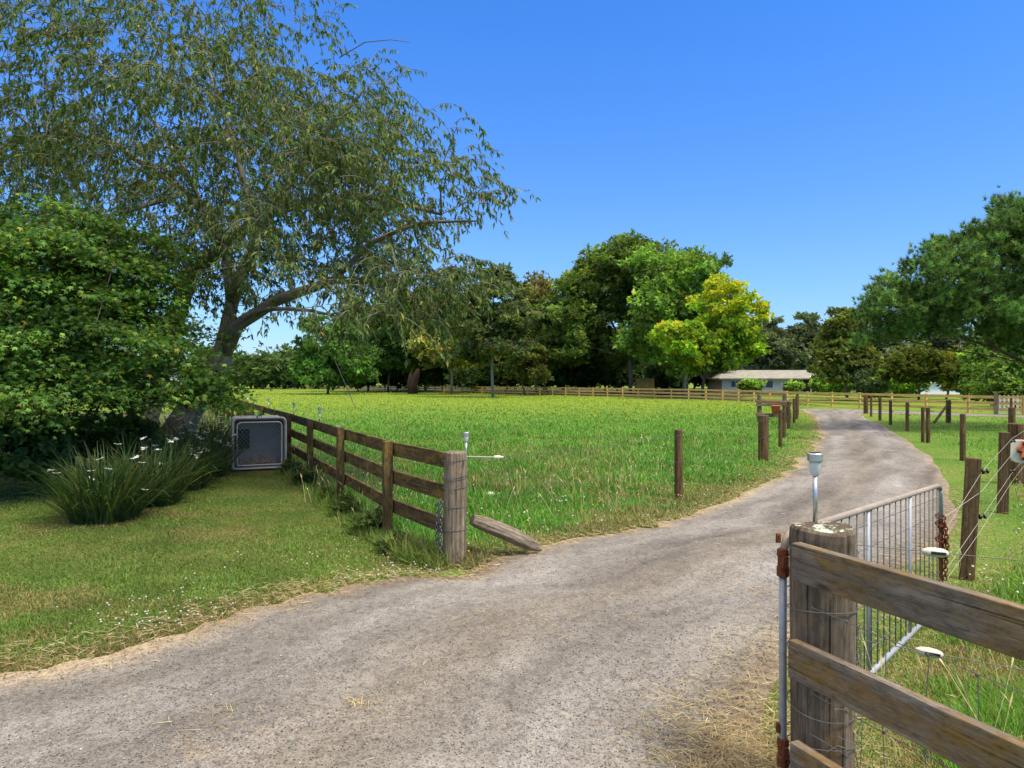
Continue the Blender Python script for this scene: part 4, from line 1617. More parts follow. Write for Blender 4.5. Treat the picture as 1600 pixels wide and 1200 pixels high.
def near_fence():
    root = thing('board_fence', (*GP, 0), 'weathered board fence with stout round post in the near right corner', 'fence')
    mb = MB()
    # slightly fluted stout post
    vs, fs, gs = [], [], []
    n = 40
    rr = np.random.default_rng(4)
    fl = 1 + .018 * np.convolve(rr.normal(size=n), [.3, .5, .3], 'same')
    fl[[7, 19, 26, 33]] -= .045
    zs = [-.02, .3, .6, .9, 1.10, 1.128, 1.14]
    for i, z in enumerate(zs):
        for k in range(n):
            a = 2 * math.pi * k / n
            r_ = (.122 + .008 * z / 1.1) * fl[k]
            if i == 5: r_ -= .003
            if i == 6: r_ -= .013
            vs.append((GP[0] + r_ * math.cos(a), GP[1] + r_ * math.sin(a), z + (.006 * math.sin(a * 2 + 1) if i > 3 else 0)))
            gs.append((z + 3, math.cos(a) * r_, math.sin(a) * r_))
    for i in range(len(zs) - 1):
        for k in range(n):
            k2 = (k + 1) % n
            fs.append((i * n + k, i * n + k2, (i + 1) * n + k2, (i + 1) * n + k))
    mb.add(vs, fs, gs)
    gp = mb.build('gate_post', M['near_post'], root, smooth=False)
    mb = MB()
    top = vs[-n:]
    c = (GP[0], GP[1], 1.146)
    tv = [c] + [(GP[0] + (v[0] - GP[0]) * .55, GP[1] + (v[1] - GP[1]) * .55, 1.144 + rr.uniform(-.003, .003)) for v in top] + [(v[0], v[1], v[2] + .0) for v in top]
    tf = [(0, 1 + k, 1 + (k + 1) % n) for k in range(n)] + [(1 + k, 1 + n + k, 1 + n + (k + 1) % n, 1 + (k + 1) % n) for k in range(n)]
    mb.add(tv, tf)
    mb.build('lichen_top', M['lichen'], gp)
    # boards
    ext = 2.1
    for zt, sh, off in ((1.095, 0.0, 0.0), (.695, -.02, 0.0), (.285, -.01, 0.0)):
        mb = MB()
        a = BA + BD * sh - BN * .022
        b = BA + BD * ext - BN * .022
        mb.beam((*a, zt - .076), (*b, zt - .083), .045, .152)
        mb.build('board', M['grey_wood'], root, bevel=.004)
    mb = MB()
    e = BA + BD * (ext - .1) - BN * .125
    round_post(mb, e[0], e[1], 1.12, .08)
    mb.build('post', M['near_post'], root, bevel=.006)
    # netting on the far side of the boards
    mb = MB()
    s0 = BA - BN * .055
    r2 = np.random.default_rng(8)
    zsn = (.03, .17, .33, .50, .67, .84)
    for z in zsn:
        pts = [(*(s0 + BD * t + r2.normal(0, .004, 2)), z - .02 * t + r2.normal(0, .003)) for t in np.linspace(.05, 2.0, 12)]
        mb.tube(pts, .0016, 5)
    for k in range(12):
        t = .22 + k * .165
        pts = [(*(s0 + BD * (t + r2.normal(0, .006))), z - .02 * t) for z in (.0, .17, .33, .5, .67, .84)]
        mb.tube(pts, .0016, 5)
        for z in zsn[1:]:
            c = np.array((*(s0 + BD * t), z - .02 * t))
            mb.lathe(c - (0, 0, .006), [(.003, 0), (.0045, .004), (.0045, .009), (.003, .012)], 6)
    mb.build('wire_netting', M['wire'], root)
    # wires round the post
    for z, tl in ((1.055, .03), (.80, -.02), (.62, .02), (.40, .02), (.24, -.03)):
        mb = MB()
        pts = [(GP[0] + .137 * math.cos(a), GP[1] + .137 * math.sin(a), z + tl * math.sin(a)) for a in np.linspace(0, 6.28, 28)[:-1]]
        mb.tube(pts, .0022, 5, closed=True)
        mb.build('wire_wrap', M['wire'], root)
    for k in range(5):
        mb = MB()
        a0 = -1.9 + .5 * r2.random()
        pts = []
        z = r2.uniform(.1, .75)
        for q in range(7):
            a = a0 + q * .28
            rad_ = .14 + .02 * r2.random()
            pts.append((GP[0] + rad_ * math.cos(a), GP[1] + rad_ * math.sin(a), z + q * r2.uniform(-.03, .035)))
        mb.tube(pts, .0016, 4)
        mb.build('loose_wire', M['wire'], root)
    # strain wires with egg insulators
    for z0, xe, ye, ze, ti in ((1.06, 3.4, 2.55, .95, .18), (.665, 3.2, 2.3, .52, .172)):
        a = np.array([GP[0] + .13, GP[1] + .02, z0])
        b = np.array([xe, ye, ze])
        mb = MB()
        mb.tube([a, b], .0018, 5)
        wv = mb.build('strain_wire', M['wire'], root)
        mb = MB()
        c = a + (b - a) * (ti - .02)
        ax = nrm(b - a)
        prof = [(.002, -.052), (.013, -.046), (.021, -.028), (.0235, 0), (.021, .028), (.013, .046), (.002, .052)]
        mb.lathe(c, [(r_ * .85, h) for r_, h in prof], 16, axis=ax)
        ins = mb.build('insulator', M['white_plastic'], wv, smooth=True)
        mb = MB()
        mb.beam(c + np.array([0, -.0195, 0]) - ax * .025, c + np.array([0, -.0195, 0]) + ax * .03, .004, .012)
        mb.build('slot', M['black_plastic'], ins)


near_fence()
solar_light((1.305, 3.03, 1.142), .285, 'steel solar light standing on the stout gate post, nearest the camera', 1.0)


def gate():
    A0 = np.array([1.185, 3.08])
    A1 = np.array([3.32, 5.45])
    root = thing('farm_gate', (*A0, 0), 'open galvanised farm gate with upright bars and rust-stained top pipe', 'gate')

    def q(t, s):
        """t along gate, s 0 bottom to 1 top"""
        p = A0 + (A1 - A0) * t
        zt = 1.075 + (.945 - 1.075) * t
        zb = .095 + (.02 - .095) * t
        return np.array([p[0], p[1], zb + (zt - zb) * s])
    R_ = .0165
    cr = .035
    # top pipe with its bent corners
    mb = MB()
    mb.tube([q(.001, .86), q(.004, .93), q(.012, .975), q(.028, 1.0)] + [q(t, 1.0) for t in np.linspace(.06, .955, 12)] + [q(.978, .995), q(.992, .965)], R_ * 1.05, 12)
    mb.build('top_pipe', M['rust_pipe'], root, smooth=True)
    mb = MB()
    mb.tube([q(.992, .965), q(1.0, .92), q(1.0, .70)], R_, 12)
    mb.tube([q(.001, .86), q(.0, .5), q(0, .02), q(.004, 0)], R_, 12)
    mb.build('stile', M['steel'], root, smooth=True)
    mb = MB()
    mb.tube([q(1.0, .70), q(1.0, .25), q(1.0, .03), q(.997, .0)], R_ * .95, 12)
    mb.build('stile', M['rust'], root, smooth=True)
    mb = MB()
    mb.tube([q(.004, 0), q(.5, -.0), q(.997, 0)], R_, 12)
    mb.build('bottom_pipe', M['steel'], root, smooth=True)
    for t in (.40, .70):
        for dt in (-.004, .004):
            mb = MB()
            mb.tube([q(t + dt, 0), q(t + dt, 1)], .0075, 8)
            mb.build('stay', M['steel'], root, smooth=True)
    mb = MB()
    n = 24
    r2 = np.random.default_rng(3)
    for k in range(1, n):
        t = k / n + r2.normal(0, .0008)
        mb.tube([q(t, 0), q(t + r2.normal(0, .001), .5), q(t, 1)], .0038, 6)
    for s in (.14, .28, .44, .60, .76, .9):
        mb.tube([q(0, s), q(.5, s + .003), q(1, s)], .0024, 5)
    mb.build('bar_infill', M['wire'], root, smooth=True)
    # rusty hinges
    for s in (.865, .02):
        p = q(0, s)
        mb = MB()
        mb.lathe(p - (0, 0, .05), [(.020, 0), (.026, .004), (.026, .045), (.022, .05), (.022, .09), (.026, .094), (.024, .12), (.016, .125)], 10)
        mb.beam(p + (-.012, -.028, .02), p + (.012, -.028, .02), .02, .05)
        mb.lathe(p + (-.02, -.0, .10), [(.012, 0), (.012, .035), (.008, .04)], 8)
        mb.tube([p + (0, 0, -.02), p + (.06, -.06, -.02), p + (.12, -.10, -.02)], .011, 8)
        mb.build('hinge', M['rust'], root)
    # chain bundle on the latch end
    mb = MB()
    b = q(1.0, .66)
    for k in range(4):
        ox, oy = r2.uniform(-.02, .05), r2.uniform(-.04, .01)
        z0 = .70 - r2.uniform(0, .06)
        chain_mesh(mb, [(A1[0] + ox, A1[1] + oy, z0), (A1[0] + ox + .012, A1[1] + oy - .01, z0 - .2), (A1[0] + ox, A1[1] + oy, z0 - .30 - .05 * k)], .042, .0048)
    for z in (.70, .64, .52, .40):
        ring = [(A1[0] + .028 * math.cos(a), A1[1] + .028 * math.sin(a), z + .012 * math.sin(a * 1.0)) for a in np.linspace(0, 6.28, 14)]
        chain_mesh(mb, ring, .036, .0048)
    o = mb.build('chain', M['rust'], smooth=True, org=(A1[0], A1[1], .3))
    tag(o, 'rusty chain wound round the latch end of the open gate', 'chain')


gate()


# ------------------------------------------------------------------ kennel
def kennel():
    yaw_d = np.array([.40, -.916])            # front faces this way
    rt = np.array([.916, .40])                # right along the front
    fr = np.array([W(405.5, 700, 13.7)[0], 13.7])
    root = thing('dog_kennel', (*fr, 0), 'grey rounded dog kennel with wire front beside the brown fence', 'kennel')
    Wd, Hh, Dp = .98, .98, 1.0

    def q(x, y, z):
        p = fr + rt * x - yaw_d * y
        return np.array([p[0], p[1], z + .05])

    def rr(wd, ht, rad, z0=0.0, n=6):
        out = []
        for sx, top, a0 in ((1, 0, -90), (1, 1, 0), (-1, 1, 90), (-1, 0, 180)):
            rd = rad if top else rad * .4
            cx, cz = sx * (wd / 2 - rd), (ht - rd if top else rd)
            for k in range(n + 1):
                a = math.radians(a0 + 90 * k / n)
                out.append((cx + rd * math.cos(a), z0 + cz + rd * math.sin(a)))
        return out
    o1, i1 = rr(Wd, Hh, .09), rr(Wd - .07, Hh - .07, .07, .035)
    n = len(o1)
    mb = MB()
    vs = [q(x, 0, z) for x, z in o1] + [q(x, Dp, z) for x, z in o1] + [q(x, 0, z) for x, z in i1] + [q(x, Dp - .04, z) for x, z in i1]
    fs = []
    for k in range(n):
        k2 = (k + 1) % n
        fs.append((k, k2, n + k2, n + k))
        fs.append((2 * n + k, 3 * n + k, 3 * n + k2, 2 * n + k2))
        fs.append((k, 2 * n + k, 2 * n + k2, k2))
    fs.append(tuple(range(n, 2 * n)))
    fs.append(tuple(range(3 * n, 4 * n))[::-1])
    mb.add(vs, fs)
    mb.build('shell', M['kennel'], root)
    mb = MB()
    mb.tube([q(x, -.015, z) for x, z in rr(Wd - .005, Hh - .005, .095, .002)], .022, 8, closed=True)
    mb.build('front_rim', M['kennel_frame'], root, smooth=True)
    mb = MB()
    mb.tube([q(x, -.035, z) for x, z in rr(Wd - .16, Hh - .15, .08, .065)], .014, 8, closed=True)
    door = mb.build('wire_door', M['kennel_frame'], root, smooth=True)
    mb = MB()
    w2, h2 = (Wd - .17) / 2, Hh - .17
    st = .075
    for s in (-1, 1):
        k = -30
        while k < 40:
            x0 = -w2 + k * st
            # line x = x0 + s*(z)*.75 clipped to the door
            zz = [z for z in np.linspace(0, h2, 60) if -w2 < x0 + s * z * .85 + (w2 if s < 0 else 0) < w2]
            if len(zz) > 1:
                f = lambda z: x0 + s * z * .85 + (w2 if s < 0 else 0)
                mb.tube([q(f(zz[0]), -.035 + s * .002, zz[0] + .075), q(f(zz[-1]), -.035 + s * .002, zz[-1] + .075)], .0024, 4)
            k += 1
    mb.build('wire_mesh', M['steel'], door)
    # inner partition with the dark doorway on its left
    mb = MB()
    yi = .42
    mb.beam(q(-.16, yi, .48), q(.455, yi, .48), .02, .88)
    mb.beam(q(-.455, yi, .83), q(-.162, yi, .83), .02, .18)
    mb.beam(q(-.455, yi, .20), q(-.162, yi, .20), .02, .30)
    mb.build('partition', M['kennel_in'], root)
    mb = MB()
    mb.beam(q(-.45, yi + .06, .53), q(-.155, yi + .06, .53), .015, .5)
    mb.build('doorway_dark', M['black_plastic'], root)  # near-black panel standing in for the unlit chamber behind the doorway
    mb = MB()
    mb.beam(q(-.45, .2, .055), q(.45, .2, .055), .38, .02)
    for k in range(60):
        x, y = random.uniform(-.42, .40), random.uniform(.02, .38)
        z = .075 + .12 * random.random() * y / .38 + .03
        mb.beam(q(x, y, z), q(x + random.uniform(-.08, .10), y + .03, z + random.uniform(-.02, .03)), random.uniform(.01, .05), random.uniform(.01, .03))
    mb.build('litter', M['dirt'], root)
    for x in (-.38, .38):
        mb = MB()
        mb.beam(q(x, .02, -.026), q(x, Dp - .05, -.026), .08, .05)
        mb.build('skid', M['grey_wood'], root)


kennel()


# ------------------------------------------------------------------ strappy plants with white flowers
def strappy(px, py, h, nleaf, spread, seed, label, nfl):
    r = np.random.default_rng(seed)
    b = G(px, py)
    root = thing('iris_plant', b, label, 'plant', 'strappy white flowered plants')
    V, F, T = [], [], []
    nv = 0
    segs = 6
    for i in range(nleaf):
        a = r.uniform(0, 6.283)
        rad = spread * .38 * math.sqrt(r.random())
        p = b + np.array([math.cos(a) * rad, math.sin(a) * rad, 0])
        az = a + r.normal(0, .6)
        ln = h * r.uniform(.75, 1.25)
        e0 = r.uniform(.72, 1.5)
        dr_ = r.uniform(.25, 1.75) ** 1.2
        wd = r.uniform(.016, .027)
        s = np.array([-math.sin(az), math.cos(az), 0])
        q = p.copy()
        c = tints(1, [(.040, .075, .022, 5), (.060, .100, .030, 3), (.24, .21, .08, .35), (.115, .135, .042, .8)], .15, r)[0]
        for k in range(segs + 1):
            t = k / segs
            ww = wd * (1 - t ** 2.2) * .5 + .0008
            V.append(q + s * ww); V.append(q - s * ww)
            T.append(c); T.append(c)
            e = e0 - dr_ * t * t
            q = q + np.array([math.cos(az) * math.cos(e), math.sin(az) * math.cos(e), math.sin(e)]) * ln / segs
            q[2] = max(q[2], .02)
            if k < segs:
                F.append((nv, nv + 1, nv + 3, nv + 2))
            nv += 2
    mesh_obj('foliage', np.array(V), np.array(F), M['grass'], root, tint=np.array(T))
    for i in range(nfl):
        a = r.uniform(-3.0, .2)
        rad = spread * (.15 + .5 * r.random())
        c = b + np.array([math.cos(a) * rad, math.sin(a) * rad, h * r.uniform(.55, 1.12) * (1.1 - .45 * rad / spread)])
        mb = MB()
        pts = [b + (c - b) * np.array([.2, .2, 0]), b + (c - b) * np.array([.45, .45, .6]), c]
        mb.tube(pts, .0035, 4)
        fs = mb.build('flower_stem', M['stem'], root)
        vv, ff = [], []
        yaw = r.uniform(0, 6)
        tilt = r.normal(0, .3, 2)
        for k in range(6):
            an = yaw + k * math.pi / 3
            L = .058 if k % 2 == 0 else .042
            wdt = .024 if k % 2 == 0 else .013
            d = np.array([math.cos(an), math.sin(an), .25 + tilt[0] * math.cos(an) + tilt[1] * math.sin(an)])
            s = np.array([-math.sin(an), math.cos(an), 0])
            n0 = len(vv)
            vv += [c, c + d * L * .6 + s * wdt, c + d * L - np.array([0, 0, .008]), c + d * L * .6 - s * wdt]
            ff.append((n0, n0 + 1, n0 + 2, n0 + 3))
        n0 = len(vv)
        mesh_obj('flower', vv, np.array(ff), M['petal'], fs, tint=np.array([(.80, .80, .78)] * len(vv)))


M['stem'] = plain_mat('green_stem', (.07, .11, .03), .7, .2)
strappy(165, 812, .88, 520, 1.0, 81, 'strappy leaved plant with few white flowers, nearest the lawn corner on the left', 10)
strappy(235, 788, .90, 430, .95, 82, 'strappy leaved plant with white flowers, second from the left', 10)
strappy(285, 764, .98, 430, .95, 83, 'strappy leaved plant with many white flowers, in the middle of the clumps', 20)
strappy(318, 744, 1.05, 430, .95, 84, 'strappy leaved plant crowded with white flowers, touching the kennel', 30)
strappy(285, 722, 1.05, 300, .9, 85, 'tall strappy leaved plant behind the others near the weeping trunk', 30)
strappy(335, 718, 1.05, 280, .7, 86, 'tall strappy leaved plant behind the kennel corner', 26)


# leafy weeds at the foot of the brown fence
def weed_at(k, off):
    p = LFENCE[1] + FD * 2.4 * k + np.array([-.9, -.44]) * off
    return np.array([p[0], p[1], 0])


wp = weed_at(.12, .16)
weed = bush_tree('weed_plant', 'dark leafy weed at the foot of the brown fence, just past the first square post', 'weed', wp, [[wp, wp + (0, 0, .10)]],
                 [(wp + (0, 0, .11), (.24, .20, .11)), (wp + (.08, -.08, .17), (.09, .09, .13))], 30, 13, .09, .050,
                 [(.070, .115, .030, 4), (.105, .15, .040, 3), (.20, .18, .07, 1.2)], M['stem'], r_tip=.003, r_max=.006, seed=88, group='leafy weeds along the brown fence', step=.1)
for k, off, sc, rz, lb in [(-.30, .20, .7, 1.0, 'dark leafy weed at the foot of the brown fence, nearest the round corner post'),
                           (.62, .18, .85, 2.2, 'dark leafy weed midway between the first two square posts of the brown fence'),
                           (1.05, .15, .75, 3.3, 'dark leafy weed hugging the second square post of the brown fence'),
                           (1.9, .15, 1.0, 4.0, 'dark leafy weed hugging the third square post of the brown fence'),
                           (2.6, .12, .9, 5.1, 'dark leafy weed at the foot of the brown fence beside the kennel')]:
    copy_thing(weed, weed_at(k, off), rz, (sc, sc, sc), lb, 'leafy weeds along the brown fence')


# ------------------------------------------------------------------ house, sheds, picket fence
def house():
    Y = 108.0
    x0, x1 = W(1128, 0, Y)[0], W(1330, 0, Y)[0]
    root = thing('house', (x0, Y, 0), 'low cream weatherboard house with a pale mottled roof', 'house')
    zt = 2.25
    xr = W(1234, 0, Y)[0]
    mb = MB()
    mb.beam((x0, Y + 4, zt / 2), (xr, Y + 4, zt / 2), 8.0, zt)
    nb = 11
    for k in range(nb):
        z = .12 + k * (zt - .1) / nb
        mb.beam((x0 - .02, Y - .012, z), (xr, Y - .012, z), .03, .03)
    mb.build('wall', M['wall'], root)
    mb = MB()
    mb.beam((xr + .01, Y + 5.2, zt / 2), (x1, Y + 5.2, zt / 2), 5.6, zt - .02)
    mb.build('porch_wall', M['brown_wall'], root)
    mb = MB()
    ez, rz = 2.15, 3.45
    e0, e1 = x0 - .7, x1 + .6
    vs = [(e0, Y - .8, ez), (e1, Y - .8, ez), (e1, Y + 8.8, ez), (e0, Y + 8.8, ez), (e0 + 2.1, Y + 4, rz), (e1 - 2.1, Y + 4, rz)]
    vs += [(v[0], v[1], v[2] - .16) for v in vs[:4]]
    mb.add(vs, [(0, 1, 5, 4), (1, 2, 5), (2, 3, 4, 5), (3, 0, 4), (6, 7, 1, 0), (7, 8, 2, 1), (8, 9, 3, 2), (9, 6, 0, 3), (9, 8, 7, 6)])
    mb.build('roof', M['roofing'], root)
    for pa, pb, za, zb in ((1142, 1161, .75, 1.75), (1187, 1208, .65, 1.75)):
        a, b = W(pa, 0, Y)[0], W(pb, 0, Y)[0]
        mb = MB()
        for xx in (a, (a + b) / 2 - .2, b):
            mb.beam((xx, Y - .05, za), (xx, Y - .05, zb), .08, .07, up=(0, 1, 0))
        for zz in (za, zb):
            mb.beam((a, Y - .052, zz), (b, Y - .052, zz), .08, .08)
        wf = mb.build('window', M['white_paint'], root)
        mb = MB()
        mb.beam((a + .04, Y - .03, (za + zb) / 2), (b - .04, Y - .03, (za + zb) / 2), .02, zb - za - .08)
        mb.build('pane', M['pane'], wf)
    a, b = W(1254, 0, Y)[0], W(1264, 0, Y)[0]
    mb = MB()
    mb.beam((a, Y + 2.36, .95), (b, Y + 2.36, .95), .08, 1.9)
    wf = mb.build('sliding_door', M['white_paint'], root)
    mb = MB()
    mb.beam((a + .08, Y + 2.31, .98), (b - .08, Y + 2.31, .98), .03, 1.65)
    mb.build('pane', M['pane'], wf)
    for px in (1266, 1273):
        x = W(px, 0, Y)[0]
        mb = MB()
        mb.beam((x, Y - .3, 0), (x, Y - .3, 2.0), .14, .14, up=(0, 1, 0))
        mb.build('porch_post', M['white_paint'], root)


house()


def shed(px0, px1, Y, zt, rz, label, roofm, wallm):
    a, b = W(px0, 0, Y)[0], W(px1, 0, Y)[0]
    root = thing('shed', (a, Y, 0), label, 'shed')
    mb = MB()
    mb.beam((a, Y + 2.5, zt / 2), (b, Y + 2.5, zt / 2), 5, zt)
    mb.build('wall', wallm, root)
    mb = MB()
    vs = [(a - .3, Y - .4, zt - .02), (b + .3, Y - .4, zt - .02), (b + .3, Y + 5.4, zt - .02), (a - .3, Y + 5.4, zt - .02), (a - .3, Y + 2.5, rz), (b + .3, Y + 2.5, rz)]
    mb.add(vs, [(0, 1, 5, 4), (1, 2, 5), (2, 3, 4, 5), (3, 0, 4), (3, 2, 1, 0)])
    mb.build('roof', roofm, root)


shed(1362, 1392, 86, 2.0, 2.7, 'grey roofed shed right of the house behind the pale willow', M['roof_grey'], M['wall'])
shed(1400, 1500, 92, 1.5, 1.95, 'long low white shed glimpsed under the pine and yellow-green trees', M['roof_grey'], M['white_paint'])

# ochre board screen under the big trees
Yb = 84.0
a, b = W(993, 0, Yb)[0], W(1022, 0, Yb)[0]
root = thing('board_screen', (a, Yb, 0), 'ochre upright-board screen under the domed tree behind the far fence', 'screen fence')
mb = MB()
nbd = 12
for k in range(nbd):
    x = a + (b - a) * (k + .5) / nbd
    mb.beam((x, Yb, 0), (x, Yb + random.uniform(-.01, .01), 2.05), (b - a) / nbd * .94, .03, up=(0, 1, 0))
mb.build('boards', M['ochre_board'], root)
for x in (a, b):
    mb = MB()
    mb.beam((x, Yb + .1, 0), (x, Yb + .1, 2.1), .12, .12, up=(0, 1, 0))
    mb.build('post', M['brown_wall'], root)


def pickets():
    p0, p1 = np.array([25.3, 36.6]), np.array([29.6, 34.6])
    root = thing('picket_fence', (*p0, 0), 'white picket fence in front of dark shrubs at the right edge', 'fence')
    d = nrm(p1 - p0)
    L = np.linalg.norm(p1 - p0)
    for z in (.3, .75):
        mb = MB()
        mb.beam((*p0, z), (*p1, z), .04, .08)
        mb.build('rail', M['white_paint'], root)
    n = int(L / .19)
    for k in range(n):
        p = p0 + d * (k * .19 + .05) + np.array([d[1], -d[0]]) * .04
        mb = MB()
        s = np.array([*d, 0]) * .045
        t = np.array([d[1], -d[0], 0]) * .011
        c = np.array([*p, 0])
        vs = []
        for e in (-1, 1):
            vs += [c - s + t * e + (0, 0, .05), c + s + t * e + (0, 0, .05), c + s + t * e + (0, 0, .95), c + t * e + (0, 0, 1.02), c - s + t * e + (0, 0, .95)]
        mb.add(vs, [(0, 1, 2, 3, 4), (9, 8, 7, 6, 5), (0, 5, 6, 1), (1, 6, 7, 2), (2, 7, 8, 3), (3, 8, 9, 4), (4, 9, 5, 0)])
        mb.build('picket', M['white_paint'], root)
    for q in (p0 - d * .12, p0 + d * 1.2):
        mb = MB()
        mb.beam((*q, 0), (*q, 1.1), .16, .16, up=(*d, 0))
        mb.build('post', M['post_wood'], root)


pickets()


# a far white car beyond the left end of the field
def far_car():
    c = np.array([W(446, 0, 180)[0], 180, 0])
    root = thing('parked_car', c, 'far white car beyond the left end of the far fence', 'car')
    mb = MB()
    prof = [(-1.9, .35), (1.9, .35), (1.95, .8), (1.1, .9), (.6, 1.45), (-1.3, 1.48), (-1.85, .95)]
    vs = [c + (x, -.8, z) for x, z in prof] + [c + (x, .8, z) for x, z in prof]
    n = len(prof)
    mb.add(vs, [tuple(range(n)), tuple(range(2 * n - 1, n - 1, -1))] + [((k + 1) % n, k, n + k, n + (k + 1) % n) for k in range(n)])
    mb.build('body', M['white_paint'], root, bevel=.08)
    mb = MB()
    mb.beam(c + (-1.1, -.81, 1.18), c + (.55, -.81, 1.18), .02, .36)
    mb.build('side_window', M['pane'], root)
    for x in (-1.2, 1.2):
        mb = MB()
        mb.lathe(c + (x, -.82, .33), [(.30, 0), (.33, .03), (.33, .2), (.30, .22)], 16, axis=(0, 1, 0))
        mb.build('wheel', M['black_plastic'], root)


far_car()

# split stump behind the fence and a field mushroom
mb = MB()
b = np.array([W(645, 0, 96)[0], 96, 0])
mb.tube([b, b + (.1, 0, 1.2), b + (.5, 0, 2.6), b + (.8, 0, 3.4)], [.75, .55, .45, .2], 9)
mb.tube([b + (-.2, 0, 0), b + (-.4, 0, 1.4), b + (-.3, 0, 2.8)], [.5, .4, .15], 8)
o = mb.build('tree_stump', M['bark_pine'], smooth=True, org=b)
tag(o, 'tall reddish broken tree stump left of the pale-trunked conifer', 'stump')
mb = MB()
b = G(767, 781)
mb.lathe(b, [(.012, 0), (.013, .06), (.05, .062), (.062, .075), (.055, .10), (.03, .118), (.004, .122)], 16)
o = mb.build('mushroom', M['white_plastic'], smooth=True, org=b)
tag(o, 'pale round mushroom in the paddock grass right of the corner post', 'mushroom')


# ------------------------------------------------------------------ grass
def screen_pts(n, x0, x1, y0, y1, seed):
    """ground points, thinning out with distance"""
    r = np.random.default_rng(seed)
    px = r.uniform(x0, x1, n)
    py = r.uniform(y0, y1, n)
    Y = FPX * CAM_H / (py - HOR)
    return (px - 800) / FPX * Y, Y, r


def vnoise(x, y, scale, seed):
    """smooth value noise on arrays"""
    r = np.random.default_rng(seed)
    tab = r.random((64, 64))
    X, Y_ = x * scale, y * scale
    xi, yi = np.floor(X).astype(int), np.floor(Y_).astype(int)
    fx, fy = X - xi, Y_ - yi
    fx, fy = fx * fx * (3 - 2 * fx), fy * fy * (3 - 2 * fy)
    g = lambda a, b: tab[a % 64, b % 64]
    return (g(xi, yi) * (1 - fx) * (1 - fy) + g(xi + 1, yi) * fx * (1 - fy) + g(xi, yi + 1) * (1 - fx) * fy + g(xi + 1, yi + 1) * fx * fy)


def blades(name, x, y, h, wd, col, r, label, lean=.45, el0=1.15):
    n = len(x)
    az = r.uniform(0, 6.283, n)
    el = np.clip(r.normal(el0, lean * .6, n), .08, 1.55)
    R = rot_mats(az, el, r.normal(0, .5, n) + np.pi)
    P = np.c_[x, y, np.full(n, .0)]
    v, f = scatter(P, R, np.stack([wd, h, h], -1), BLADE_T, BLADE_F)
    v[:, 2] = np.maximum(v[:, 2], .006)
    o = mesh_obj(name, v, f, M['grass'], tint=np.repeat(col, len(BLADE_T), 0))
    tag(o, label, 'grass', kind='stuff')
    return o


CROSS_POLY = np.vstack([b0, b1[::-1]])
PADDOCK = np.vstack([[STRAIN + np.array([.05, -.1])], LFENCE[1:], [(-75, 205)], FAR_FENCE[::-1][1:-2], [(20.5, 46.5), (18.5, 44)], EL[::-1][:-1]])
PADDOCK = PADDOCK[(PADDOCK[:, 1] > 6.4) | (np.arange(len(PADDOCK)) < 3)]

# paddock
x, y, r = screen_pts(330000, 330, 1300, 603.5, 905, 101)
m_ = inpoly(x, y, PADDOCK) & ~inpoly(x, y, DRIVE_POLY)
x, y = x[m_], y[m_]
dd = dist_poly(x, y, EL[::3])
ln = dist_poly(x, y, np.array(LFENCE))
n1 = vnoise(x, y, .55, 1) * .6 + vnoise(x, y, 1.7, 2) * .4
edge = np.clip(dd / 2.6, 0, 1)
h = (.05 + .13 * edge) * (.35 + 1.25 * n1) * r.uniform(.5, 1.4, len(x))
h = np.where(ln < .35, h * 1.5 + .05, h)
wd = (.0045 + .0009 * y) * r.uniform(.7, 1.3, len(x))
far_ = np.clip((y - 30) / 25, 0, 1)
h = h * np.interp(y, [7, 13, 22, 60], [.9, .75, .62, .6])
col = tints(len(x), [(.095, .255, .028, 5), (.070, .20, .026, 4), (.145, .29, .042, 3)], .16, r)
dry = tints(len(x), [(.30, .25, .11, 3), (.22, .185, .07, 3), (.15, .17, .05, 3)], .15, r)
yl = tints(len(x), [(.22, .34, .032, 5), (.29, .37, .034, 3), (.42, .43, .03, .8)], .12, r)
pd = np.clip(.06 + .85 * np.clip((.9 - dd) / .9, 0, 1) + .55 * np.clip((vnoise(x, y, .8, 5) * .6 + vnoise(x, y, 2.3, 6) * .4 - .45) / .16, 0, 1) * np.clip((24 - y) / 14, 0, 1), 0, .95)
k_ = r.random(len(x)) < pd
col[k_] = dry[k_]
k_ = (r.random(len(x)) < far_ * .85) & ~k_
col[k_] = yl[k_]
var = .62 + .75 * (vnoise(x, y, .9, 7) * .5 + vnoise(x, y, 3.3, 8) * .5)
col *= np.where(y < 30, var, .5 * var + .5)[:, None]
blades('paddock_grass', x, y, h, wd, col, r, 'long green paddock grass with dry tufts inside the fences', .75, .95)

# lawn
x, y, r = screen_pts(230000, -120, 730, 645, 1060, 102)
m_ = inpoly(x, y, LAWN_POLY) & ~inpoly(x, y, DRIVE_POLY) & (y < 30)
x, y = x[m_], y[m_]
dd = dist_poly(x, y, EL[::3])
ln = dist_poly(x, y, np.array(LFENCE))
n1 = vnoise(x, y, .9, 11) * .6 + vnoise(x, y, 2.6, 12) * .4
h = (.018 + .028 * n1) * r.uniform(.6, 1.4, len(x))
nf = vnoise(x, y, 1.3, 14)
h = np.where(ln < .25 + .25 * nf, h * 2.5 + .20 * r.random(len(x)) * nf * 1.6, h)
wd = (.0035 + .0006 * y) * r.uniform(.7, 1.3, len(x))
col = tints(len(x), [(.125, .215, .034, 5), (.088, .165, .030, 4), (.18, .235, .048, 3)], .15, r)
dry = tints(len(x), [(.27, .22, .09, 3), (.20, .16, .065, 3), (.17, .165, .05, 3)], .15, r)
